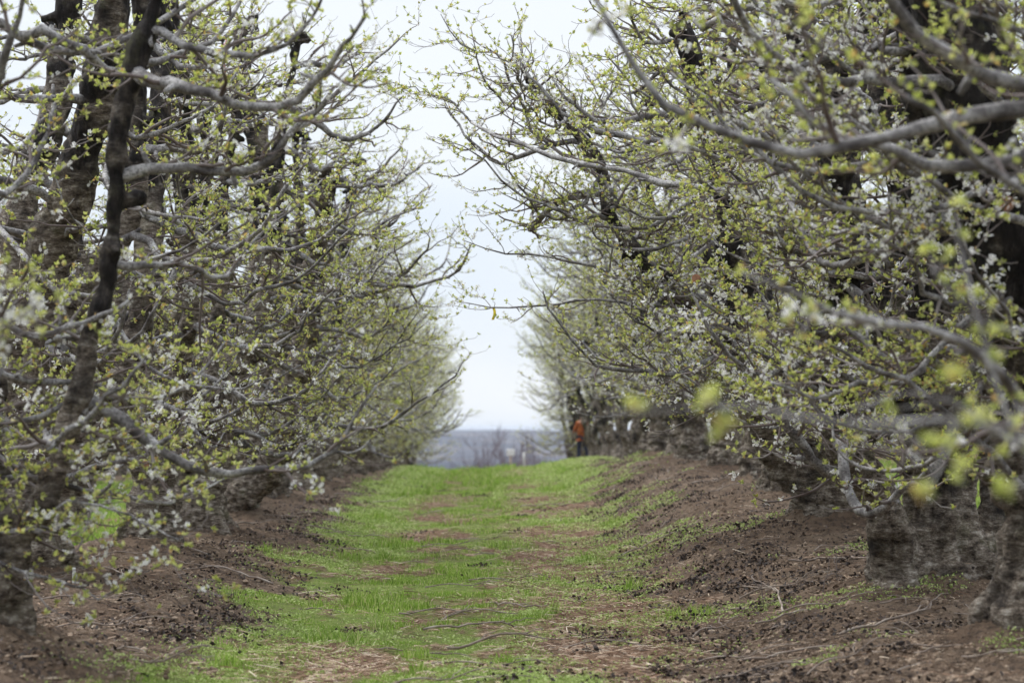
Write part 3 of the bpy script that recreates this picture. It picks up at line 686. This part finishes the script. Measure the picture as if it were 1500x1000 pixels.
hero = [q(b, [(1272, 690), (1240, 690), (1218, 692), (1200, 680), (1165, 640), (1135, 598), (1130, 560)], 19, 18.2, .062, .024),
 q(b, [(1380, 560), (1290, 470), (1240, 420), (1190, 400), (1140, 330), (1110, 290)], 19.3, 18, .03, .012),
 q(b, [(1320, 230), (1240, 205), (1185, 235), (1180, 270), (1160, 295), (1100, 288), (1050, 276), (1000, 268), (950, 262), (900, 243), (850, 238), (800, 222), (770, 207), (750, 197), (715, 195), (690, 178)], 20, 23, .050, .012),
 q(b, [(690, 178), (665, 150), (640, 140), (610, 130), (580, 122)], 23, 23.4, .011, .004),
 q(b, [(1290, 150), (1150, 90), (1050, 110), (1010, 170), (980, 205), (935, 218), (900, 222), (865, 208), (840, 180)], 20.2, 20.5, .032, .008),
 q(b, [(1285, 690), (1240, 600), (1180, 560), (1120, 520), (1050, 470), (1000, 460)], 19.2, 19, .03, .01)]
TREES['R3'] = (b, build_tree(203, 6.2, 4, 1.1, 1.05, leaders=lead, hero=hero, trunk_paths=tp, tr=.34, voxel=.022, cuts=[(loc(b, [(1020, 407, 21)])[0], (-.3, -1, .1), .04)]))
b = RTREES[4]
lead = [q(b, [(1210, 760), (1130, 640), (1090, 500), (1075, 380), (1060, 260), (1030, 150), (1000, 30)], 25, 24.5, .2, .1),
        q(b, [(1220, 760), (1150, 600), (1000, 440), (900, 330), (885, 260), (850, 195), (800, 150), (768, 100)], 25, 26, .13, .05)]
hero = [q(b, [(860, 250), (810, 215), (780, 195), (765, 150), (745, 110), (735, 78), (690, 70), (660, 45), (645, 18)], 25.5, 25, .026, .005),
 q(b, [(1080, 500), (1000, 470), (900, 440), (800, 447), (722, 450), (662, 440)], 25, 26.6, .026, .004),
 q(b, [(800, 150), (760, 160), (720, 130), (700, 90), (690, 40)], 26, 25.6, .02, .005),
 q(b, [(850, 195), (900, 130), (930, 60), (925, 10)], 26, 25.6, .02, .005),
 q(b, [(905, 300), (880, 260), (860, 290), (835, 306), (808, 304)], 25.2, 25, .03, .018),
 q(b, [(1060, 260), (960, 330), (880, 330), (800, 300), (740, 270), (700, 225), (640, 200)], 25, 24.5, .03, .004),
 q(b, [(1080, 450), (1000, 430), (900, 400), (820, 380), (740, 370), (680, 352)], 25, 25, .03, .004)]
TREES['R4'] = (b, build_tree(204, 6.0, 3, 1.2, 1., leaders=lead, hero=hero, tr=.30, voxel=.026))
# nearest ones, seen only as blurred limbs reaching in from the right and left
b = RTREES[1]
hero = [q(b, [(1900, 150), (1700, 130), (1500, 118), (1440, 105), (1390, 80), (1350, 50), (1310, 0), (1280, -60)], 10.3, 9.6, .05, .022),
 q(b, [(1900, 760), (1700, 700), (1560, 620), (1500, 590), (1470, 550), (1400, 500), (1320, 480), (1250, 465), (1170, 430), (1090, 400)], 10, 8, .034, .006),
 q(b, [(1900, 400), (1600, 330), (1500, 280), (1400, 200), (1330, 140)], 10, 9, .03, .012)]
TREES['R1'] = (b, build_tree(201, 6.0, 4, .62, .8, hero=hero, tr=.24, voxel=.03, lat_lo=1.3))
b = RTREES[0]
hero = [q(b, [(2900, 900), (2100, 720), (1700, 660), (1500, 635), (1400, 615), (1270, 620), (1170, 612), (1090, 592), (1000, 600), (890, 603)], 5.6, 5.2, .022, .003)]
r_ = np.random.default_rng(3)
def small_tree_R0():
    d = build_tree(200, 5.8, 4, .3, .6, tr=.24, voxel=.035, lat_lo=1.9)
    T = Acc(); P = resample(hero[0][0], 30); T.add(*tubes(P[None], radii(30, .022, .003)[None], 6))
    tip = []
    for (px, py, dd, tx, ty) in ((1400, 615, 5.3, 1390, 560), (1400, 615, 5.3, 1350, 730), (1500, 635, 5.35, 1440, 620), (1270, 620, 5.25, 1360, 655), (1060, 597, 5.2, 1060, 632), (1560, 645, 5.4, 1475, 722), (1030, 597, 5.2, 1030, 590), (920, 602, 5.2, 920, 600), (1400, 700, 5.3, 1410, 710)):
        pp = np.array(loc(b, [(px, py, dd), ((px + tx) / 2 + 6, (py + ty) / 2, dd - .05), (tx, ty, dd - .1)])); S_ = resample(pp, 8); T.add(*tubes(S_[None], np.linspace(.0045, .002, 8)[None], 5)); tip.append(S_[-1]); tip.append(S_[-1] + r_.normal(0, .015, 3))
    for hp_px in ([(2400, 560, 6.6), (1700, 640, 6.5), (1560, 665, 6.5), (1470, 640, 6.5), (1400, 590, 6.4), (1330, 575, 6.4), (1250, 600, 6.3)], [(2300, 900, 6.8), (1600, 760, 6.8), (1510, 680, 6.8), (1460, 560, 6.8), (1425, 430, 6.9), (1400, 330, 7.)], [(2300, 300, 7.2), (1640, 420, 7.2), (1520, 480, 7.2), (1440, 470, 7.1), (1370, 400, 7.)]):
        Pq = resample(loc(b, hp_px), 30); T.add(*tubes(Pq[None], radii(30, .02, .004)[None], 6))
        for k in r_.integers(12, 30, 13):
            e1 = Pq[k] + r_.normal(0, .05, 3) + [0, 0, .03]; T.add(*tubes(np.stack([Pq[k], (Pq[k] + e1) / 2, e1])[None], np.array([[.004, .003, .002]]), 5)); tip.append(e1)
    tip = np.array(tip); V, Fs = leaf_clusters(r_, tip, np.tile([0, 0, 1.], (len(tip), 1)), 12, .018, .040)
    d['branches_low'] = T.mesh("low_branch", [M['branch']]); L_ = Acc(); L_.add(V, Fs); d['low_leaves'] = L_.mesh("low_leaves", [M['leaf']], False)
    return d
TREES['R0'] = (b, small_tree_R0())
TREES['L0'] = (LTREES[0], build_tree(100, 6.0, 4, .7, .75, tr=.22, voxel=.03, lat_lo=.9))

GEN = [build_tree(300 + i, h, nl, dn, sp, tr=t, voxel=.028, bark='pale_trunk' if i in (0, 1, 3) else 'trunk', lat_lo=2.3 if i == 5 else .9) for i, (h, nl, dn, sp, t) in enumerate([(6.0, 5, .80, .95, .26), (5.7, 4, .85, 1.0, .22), (6.2, 4, .78, .9, .28), (5.8, 4, .85, 1.0, .26), (6.1, 5, .78, .95, .24), (6.1, 4, .8, .9, .22)])]
REACH = [build_tree(340 + i, h, nl, .80, 1.15, tr=t, voxel=.028, reach=1.22) for i, (h, nl, t) in enumerate([(6.0, 5, .27), (6.3, 5, .25)])]

ORD = ["first", "second", "third", "fourth", "fifth", "sixth", "seventh", "eighth", "ninth", "tenth", "eleventh", "twelfth", "thirteenth", "fourteenth", "fifteenth", "sixteenth", "seventeenth", "eighteenth", "nineteenth", "twentieth", "twenty-first", "twenty-second", "twenty-third", "twenty-fourth", "twenty-fifth"]
LAB = {'L0': "nearest left cherry tree, blurred branches entering at the left edge, no trunk showing",
 'L1': "cherry tree with dark striped trunk cut by the left picture edge, grey limbs above",
 'L2': "cherry tree on the left with a pale grey peeling limb above a dark trunk",
 'L4': "cherry tree with the broad rotting trunk, fifth in the left row, dark knobby uprights",
 'L5': "left row cherry tree whose forked trunk leans out over the soil toward the grass",
 'R0': "nearest right cherry tree, only a very blurred low leafy branch reaching across the picture",
 'R1': "right cherry tree with thick blurred limbs crossing the upper right corner",
 'R2': "right cherry tree with the massive black trunk leaning in at the right edge",
 'R3': "right cherry tree with the huge banded trunk standing on a soil mound",
 'R4': "right cherry tree behind the banded trunk, its limbs reaching farthest over the alley"}
GRP = {'L': "cherry trees in the left row", 'R': "cherry trees in the right row"}
for k, (bb, ms) in TREES.items():
    if k == 'R0':
        lo, ll = ms.pop('branches_low'), ms.pop('low_leaves'); e = place(ms, bb[0], bb[1], label=LAB[k], group=GRP['R'])
        obj("low_branch", lo, e); obj("low_leaves", ll, e); continue
    place(ms, bb[0], bb[1], label=LAB[k], group=GRP[k[0]])
rr = random.Random(9)
for side, T, done in (('L', LTREES, {0, 1, 2, 4, 5}), ('R', RTREES, {0, 1, 2, 3, 4})):
    for i, (tx, ty) in enumerate(T):
        if i in done: continue
        word = 'left' if side == 'L' else 'right'
        lab = "blossoming cherry tree, %s trunk back from the camera in the %s row" % (ORD[i], word)
        place(GEN[5] if side == 'R' and 60 < ty < 90 else REACH[i % 2] if side == 'R' and ty < 60 else GEN[rr.randrange(5)], tx, ty, rr.uniform(0, 6.28), rr.uniform(.88, .99), label=lab, group=GRP[side])
cnt_ = {}
for (tx, ty) in BACK:
    rk = (tx < 0, abs(tx) > 14); cnt_[rk] = cnt_.get(rk, -1) + 1
    s_ = 'left' if tx < 0 else 'right'
    place(GEN[rr.randrange(5)], tx, ty, rr.uniform(0, 6.28), rr.uniform(.92, 1.03),
          label="%s cherry tree glimpsed in the %s row out to the %s, behind the %s row" % (ORD[cnt_[rk]], "third" if rk[1] else "second", s_, s_), group="cherry trees behind the %s row" % s_)

# ------------------------------------------------------------------ prunings lying on the ground
def stick_mesh(seed, ln, rd, forks):
    r = np.random.default_rng(seed); T = Acc(); n = 12
    P = grow(r, np.array([[-ln / 2, 0, 0]]), np.array([[1., 0, 0]]), np.array([ln]), n, lambda t, p: p * 0 + .22 * (0.5 - t), .22)
    T.add(*tubes(P, radii(n, rd, rd * .4)[None], 6, True))
    for k in range(forks):
        i = int(r.integers(3, 9)); d = norm(np.array([[.8, r.choice([-1, 1]) * .7, r.uniform(-.1, .3)]]))
        Q = grow(r, P[:, i], d, np.array([ln * r.uniform(.15, .35)]), 6, lambda t, p: p * .6, .2); T.add(*tubes(Q, radii(6, rd * .55, rd * .25)[None], 5, True))
    return T.mesh("fallen_twig", [M['stick']])
STK = [stick_mesh(i, l_, r_d, f_) for i, (l_, r_d, f_) in enumerate([(.5, .006, 1), (.8, .008, 2), (.35, .005, 0), (1.1, .011, 2), (.6, .009, 1), (.28, .006, 0), (.9, .007, 3), (.42, .008, 1)])]
rs = random.Random(21)
zones = [(1.6, 5.2, "pruned twig on brown soil right of the grass", "pruned twigs on the soil right of the grass", 140, 1.2),
         (-4.2, -2.2, "pruned twig on brown soil left of the grass", "pruned twigs on the soil left of the grass", 65, 1.0),
         (-2.0, 1.6, "pruned twig on the grass of the alley", "pruned twigs on the grass alley", 55, .8)]
TYPES = ['curved forked ', 'long forked ', 'short bare ', 'longest branching ', 'thick forked ', 'tiny stout ', 'long many-branched ', 'short forked ']
for (x0, x1, lab0, grp, cnt, sp) in zones:
    for k in range(cnt):
        y_ = 14.5 * (45 / 14.5) ** (rs.random() ** 1.1); x_ = rs.uniform(x0, x1); z_ = float(gz(x_, y_)[0])
        m_ = rs.randrange(8); lab = TYPES[m_] + lab0 + (', in the foreground' if y_ < 17.5 else ', level with the banded trunk' if y_ < 23 else ', farther back' if y_ < 33 else ', far up the lane')
        an = rs.gauss(0, sp)
        dx = math.cos(an) * .2; dy = math.sin(an) * .2; tilt = math.atan2(float(gz(x_ + dx, y_ + dy)[0]) - float(gz(x_ - dx, y_ - dy)[0]), .4)
        o = obj("fallen_twig", STK[m_], loc=(x_, y_, z_ + .012), label=lab, category="twig", group=grp); o.rotation_euler = (rs.uniform(-.4, .4), -tilt * .8, an)
# special ones
for (px, py, m_, an, s_, lab) in ((1250, 800, 3, 0.1, 1.0, "long pale forked pruning lying beside the mound left of the banded trunk"), (745, 923, 1, 0.05, 1.1, "long arched pale stick on the grass at the bottom centre"),
                                  (1200, 858, 4, .15, 1., "arching pale pruned twig on the soil in front of the right mound"), (240, 975, 6, .5, 1.1, "dark forked stick lying on soil at the lower left"), (450, 800, 4, .8, .8, "broken pale stub of wood at the left edge of the grass")):
    d_ = 1.45 * FPX / (py - 628); x_ = (px - 722) / FPX * d_
    o = obj("fallen_twig", STK[m_], loc=(x_, d_, float(gz(x_, d_)[0]) + .03), label=lab, category="twig"); o.rotation_euler = (.2, 0, an); o.scale = (s_, s_, s_ * 1.3)
# upright suckers on the right soil
def sucker(seed):
    r = np.random.default_rng(seed); T = Acc(); P = grow(r, np.zeros((1, 3)), np.array([[.15, 0, 1.]]), np.array([.32]), 8, lambda t, p: p, .2); T.add(*tubes(P, radii(8, .005, .002)[None], 5, True))
    Q = grow(r, P[:, 3], np.array([[.6, .3, .7]]), np.array([.14]), 5, lambda t, p: p, .2); T.add(*tubes(Q, radii(5, .003, .0015)[None], 4, True)); return T.mesh("sucker_shoot", [M['twig']])
SK = [sucker(i) for i in range(3)]
for k, (px, py) in enumerate([(1205, 885), (1225, 870), (1120, 880), (1143, 770), (1170, 745), (585, 0)][:5]):
    d_ = (1.6 - .2) * FPX / (py - 628); x_ = (px - 722) / FPX * d_
    o = obj("sucker_shoot", SK[k % 3], loc=(x_, d_, float(gz(x_, d_)[0]) - .01), label="thin bare shoot sticking up out of the soil right of the grass", category="shoot", group="upright shoots in the right soil"); o.rotation_euler = (0, 0, k * 1.3)

# ------------------------------------------------------------------ small things hanging in the trees
def hang_strip(px, py, d, ln, wd, lab):
    p = PX(px, py, d); T = Acc(); n = 9; z = np.linspace(0, -ln, n); xx = .012 * np.sin(np.linspace(0, 4, n)); yy = .01 * np.cos(np.linspace(0, 5, n))
    V = []
    for s_ in (-wd / 2, wd / 2):
        for th in (-.0012, .0012): V.append(np.stack([xx + s_, yy + th, z], 1))
    V = np.stack(V, 1).reshape(-1, 3); F = []
    for i in range(n - 1):
        a_ = i * 4; b_ = a_ + 4
        for (u, v) in ((0, 1), (1, 3), (3, 2), (2, 0)): F.append((a_ + u, a_ + v, b_ + v, b_ + u))
    F.append((0, 1, 3, 2)); e_ = (n - 1) * 4; F.append((e_, e_ + 2, e_ + 3, e_ + 1))
    T.add(V, np.array(F)); return obj("hanging_ribbon", T.mesh("ribbon", [M['yellow']]), loc=tuple(p), label=lab, category="ribbon", group="yellow ribbons tied in the trees")
hang_strip(723, 451, 26.55, .13, .03, "yellow ribbon hanging from a twig tip at the right side of the sky gap")
hang_strip(582, 600, 42, .20, .03, "yellow ribbon hanging among the left row's branches").rotation_euler = (0, .5, 0)
def twine(px, py, d, ln, lab, loop):
    p = PX(px, py, d); t = np.linspace(0, 1, 24)
    if loop: P = np.stack([np.sin(t * np.pi * 2) * .035 * (1 - .3 * np.cos(t * 6.28)), .01 * np.sin(t * 12), -ln / 2 + ln / 2 * np.cos(t * np.pi * 2)], 1)
    else: P = np.stack([.015 * np.sin(t * 25), .012 * np.cos(t * 19), -ln * t], 1)
    T = Acc(); T.add(*tubes(P[None], np.full((1, 24), .0055), 6, True)); obj("twine", T.mesh("twine", [M['red']]), loc=tuple(p), label=lab, category="twine", group="red twine on the left uprights")
twine(268, 82, 26.6, .37, "loop of faded red twine hanging on a dark upright at the upper left", True)
twine(328, 55, 26.6, .42, "strand of faded red twine hanging right of the twine loop", False)

# small white marker post at the lower left
A = Acc(); bx = PX(111, 845, 20); zg = float(gz(bx[0], 20)[0])
def box(A, c, s, bev=.15):
    x, y, z = s; V = []; k = min(x, y) * bev
    for (zz, q_) in ((-z / 2, k), (-z / 2 + k, 0), (z / 2 - k, 0), (z / 2, k)):
        for (sx, sy) in ((-1, -1), (1, -1), (1, 1), (-1, 1)): V.append((c[0] + sx * (x / 2 - q_), c[1] + sy * (y / 2 - q_), c[2] + zz))
    F = [(3, 2, 1, 0), (12, 13, 14, 15)]
    for l_ in range(3):
        for j in range(4): F.append((l_ * 4 + j, l_ * 4 + (j + 1) % 4, l_ * 4 + 4 + (j + 1) % 4, l_ * 4 + 4 + j))
    A.add(np.array(V), np.array(F))
box(A, (0, 0, .02), (.026, .018, .22)); obj("marker_stake", A.mesh("stake", [M['white']], False), loc=(bx[0], 20, zg), label="small white stake standing in the soil beside the dark left trunk", category="stake")

# ------------------------------------------------------------------ beyond the crest: posts, sign, bare trees
def post(px, d, ptop, w_, mat, lab, sign=False):
    p = PX(px, ptop, d); zg = float(gz(p[0], d)[0]); hh = p[2] - zg
    e = bpy.data.objects.new("wooden_post", None); COL.objects.link(e); e.location = (p[0], d, zg); e['label'] = lab; e['category'] = "post"
    T = Acc(); K = 6; zz = np.linspace(-.4, hh, K); P = np.stack([.01 * np.sin(zz * 3), 0 * zz, zz], 1); T.add(*tubes(P[None], np.linspace(w_ / 2, w_ / 2 * .88, K)[None], 12, True)); obj("post_shaft", T.mesh("post_shaft", [mat]), e)
    if sign:
        T = Acc(); box(T, (0, -w_ / 2 - .03, hh + .05), (.36, .05, .30), .3); obj("sign_panel", T.mesh("sign_panel", [M['white']], False), e)
post(748, 108, 664, .11, M['post'], "slim tan wooden post with a blank white panel beyond the grass crest", True)
post(768, 106, 662, .14, M['postg'], "thicker pale grey post standing alone right of the white panel")
def bare_tree(seed):
    r = np.random.default_rng(seed); T = Acc(); TT = Acc(); n = 14
    P = resample([(0, 0, -.3), (.1, 0, 1.), (-.05, .1, 2.2), (.1, 0, 3.2)], n); T.add(*tubes(P[None], radii(n, .13, .05)[None], 8, True))
    pos, d, rr_, t = sample(r, P[None], radii(n, .13, .05)[None], 26, .12, 1.); B = len(pos); an = r.uniform(0, 6.28, B); pt = r.uniform(.35, 1.1, B)
    D = np.stack([np.cos(pt) * np.cos(an), np.cos(pt) * np.sin(an), np.sin(pt)], 1); Q = grow(r, pos, D, r.uniform(1.8, 3.4, B), 10, lambda t_, p: p + .25 * t_, .25); QR = np.repeat(np.linspace(.04, .012, 10)[None], B, 0); TT.add(*tubes(Q, QR, 5))
    for (n_, l0, l1, rd) in ((12, .5, 1.4, .012), (8, .25, .8, .008)):
        pos, d, _, _ = sample(r, Q, QR, n_, .15, 1.); B = len(pos); D = norm(d + r.normal(0, .6, (B, 3))); Q = grow(r, pos, D, r.uniform(l0, l1, B), 6, lambda t_, p: p + .2 * t_, .2); QR = np.repeat(np.linspace(rd, rd * .6, 6)[None], B, 0); TT.add(*tubes(Q, QR, 3))
    return T.mesh("trunk", [M['baretwig']]), TT.mesh("twigs", [M['baretwig']])
BT = [bare_tree(1), bare_tree(2)]
for k, (px, d, top, lab) in enumerate([(712, 150, 648, "leftmost bare purplish tree beyond the grass crest"), (735, 146, 642, "second bare purplish tree from the left beyond the grass crest"), (762, 142, 636, "tallest bare purplish tree beyond the crest, behind the two posts"), (793, 152, 643, "bare purplish tree beyond the crest, right of the two posts"), (818, 146, 650, "rightmost bare purplish tree beyond the crest, left of the person")]):
    p = PX(px, top, d); zg = float(gz(p[0], d)[0]); s_ = (p[2] - zg) / 6.3
    e = bpy.data.objects.new("bare_tree", None); COL.objects.link(e); e.location = (p[0], d, zg); e.scale = (s_, s_, s_); e.rotation_euler = (0, 0, k * 2.1); e['label'] = lab; e['category'] = "tree"; e['group'] = "bare trees beyond the crest"
    obj("trunk", BT[k % 2][0], e); obj("twigs", BT[k % 2][1], e)

# ------------------------------------------------------------------ person at the far end of the right row
def skin_mesh(name, verts, edges, rads, mat, sub=2):
    me = bpy.data.meshes.new(name); me.from_pydata(verts, edges, []); o = bpy.data.objects.new("tmp", me); COL.objects.link(o)
    md = o.modifiers.new("s", 'SKIN'); md.use_smooth_shade = True; sv = me.skin_vertices[0].data
    for i, rd in enumerate(rads): sv[i].radius = rd if isinstance(rd, tuple) else (rd, rd)
    sv[0].use_root = True
    s2 = o.modifiers.new("sub", 'SUBSURF'); s2.levels = sub; s2.render_levels = sub
    dg = bpy.context.evaluated_depsgraph_get(); m2 = bpy.data.meshes.new_from_object(o.evaluated_get(dg)); bpy.data.objects.remove(o); m2.materials.clear(); m2.materials.append(mat); m2.name = name; return m2
def person(x, y, rz):
    e = bpy.data.objects.new("person", None); COL.objects.link(e); e.location = (x, y, float(gz(x, y)[0])); e.rotation_euler = (0, 0, rz)
    e['label'] = "person in orange jacket and dark trousers at the far end of the right row"; e['category'] = "person"
    V = [(0, 0, .95), (0, 0, 1.12), (0, .01, 1.30), (0, .02, 1.44), (0, .0, 1.52), (0, -.02, 1.62), (0, -.02, 1.72),
         (.19, .01, 1.42), (.25, -.08, 1.18), (.20, -.28, 1.10), (.17, -.36, 1.09), (-.19, .01, 1.42), (-.25, -.04, 1.17), (-.21, -.25, 1.04), (-.18, -.33, 1.02),
         (.10, .0, .90), (.12, -.06, .50), (.13, .02, .09), (.14, -.13, .04), (-.10, .0, .90), (-.13, .05, .50), (-.17, .14, .10), (-.18, .0, .05)]
    E = [(0, 1), (1, 2), (2, 3), (3, 4), (4, 5), (5, 6), (3, 7), (7, 8), (8, 9), (9, 10), (3, 11), (11, 12), (12, 13), (13, 14), (0, 15), (15, 16), (16, 17), (17, 18), (0, 19), (19, 20), (20, 21), (21, 22)]
    R = [(.15, .10), (.14, .10), (.16, .11), (.12, .09), .055, (.075, .09), (.07, .085), .055, .045, .036, .03, .055, .045, .036, .03, .085, .058, .042, .035, .085, .058, .042, .035]
    # fingers and thumbs grow out of each hand
    for hnd in (10, 14):
        hx, hy, hz = V[hnd]; V.append((hx, hy - .07, hz - .01)); E.append((hnd, len(V) - 1)); R.append((.032, .014)); palm = len(V) - 1; sg = -1 if hx > 0 else 1
        for k, (ox, l_) in enumerate(((-.03, .065), (-.010, .075), (.010, .07), (.028, .055))):
            V += [(hx + ox, hy - .07 - l_ * .5, hz - .015), (hx + ox, hy - .07 - l_ * .85, hz - .045)]; n_ = len(V); E += [(palm, n_ - 2), (n_ - 2, n_ - 1)]; R += [.009, .007]
        V.append((hx + sg * .05, hy - .07, hz + .0)); E.append((hnd, len(V) - 1)); R.append(.010)
    # nose, ears
    for p_ in ((0, -.125, 1.655), (.08, -.01, 1.66), (-.08, -.01, 1.66)): V.append(p_); E.append((5, len(V) - 1)); R.append(.013)
    obj("body", skin_mesh("body", V, E, R, M['skin']), e)
    JV = V[:4] + [(0, 0, 1.49)] + V[7:10] + V[11:14] + [(0, 0, .84)]
    JE = [(0, 1), (1, 2), (2, 3), (3, 4), (3, 5), (5, 6), (6, 7), (3, 8), (8, 9), (9, 10), (0, 11)]
    JR = [(.20, .155), (.19, .15), (.20, .15), (.15, .12), .085, .085, .07, .055, .085, .07, .055, (.21, .165)]
    obj("jacket", skin_mesh("jacket", JV, JE, JR, M['jacket']), e)
    TV = [(0, 0, .93), (.10, 0, .88), (.12, -.06, .50), (.13, .02, .10), (-.10, 0, .88), (-.13, .05, .50), (-.17, .14, .11)]
    obj("trousers", skin_mesh("trousers", TV, [(0, 1), (1, 2), (2, 3), (0, 4), (4, 5), (5, 6)], [(.17, .13), .115, .085, .07, .115, .085, .07], M['navy']), e)
    obj("hair", skin_mesh("hair", [(0, .01, 1.70), (0, .045, 1.64), (0, -.03, 1.745), (0, .05, 1.58)], [(0, 1), (0, 2), (1, 3)], [(.09, .09), (.085, .06), (.07, .07), (.05, .03)], M['hair']), e)
    for s_, f_ in ((1, V[17:19]), (-1, V[21:23])): obj("boot", skin_mesh("boot", [f_[0], (f_[0][0], f_[0][1], .05), (f_[1][0], f_[1][1] - .03, .035)], [(0, 1), (1, 2)], [.062, .055, .045], M['navy']), e)
person((853 - 722) / FPX * 88, 88, rad(200))

# ------------------------------------------------------------------ valley air
A = Acc(); x0, x1, y0, y1, z0, z1 = -6000, 6000, -60, 14200, -60, 12
hv = np.array([(x, y, z) for z in (z0, z1) for (x, y) in ((x0, y0), (x1, y0), (x1, y1), (x0, y1))], float)
hf = np.array([(3, 2, 1, 0), (4, 5, 6, 7), (0, 1, 5, 4), (1, 2, 6, 5), (2, 3, 7, 6), (3, 0, 4, 7)])
hm = bpy.data.materials.new("haze"); hm.use_nodes = True; hm.node_tree.nodes.clear()
ho = hm.node_tree.nodes.new("ShaderNodeOutputMaterial"); hp_ = hm.node_tree.nodes.new("ShaderNodeVolumePrincipled")
hp_.inputs['Color'].default_value = (.80, .87, 1., 1); hp_.inputs['Density'].default_value = HAZE; hp_.inputs['Anisotropy'].default_value = 0.
hm.node_tree.links.new(hp_.outputs[0], ho.inputs['Volume'])
obj("haze", mesh_np("haze", hv, hf, False, [hm]), kind="stuff", label="thin bluish air fading the far valley", category="haze")
print("tris:", sum(len(m.polygons) for m in bpy.data.meshes), "objects", len(bpy.data.objects))
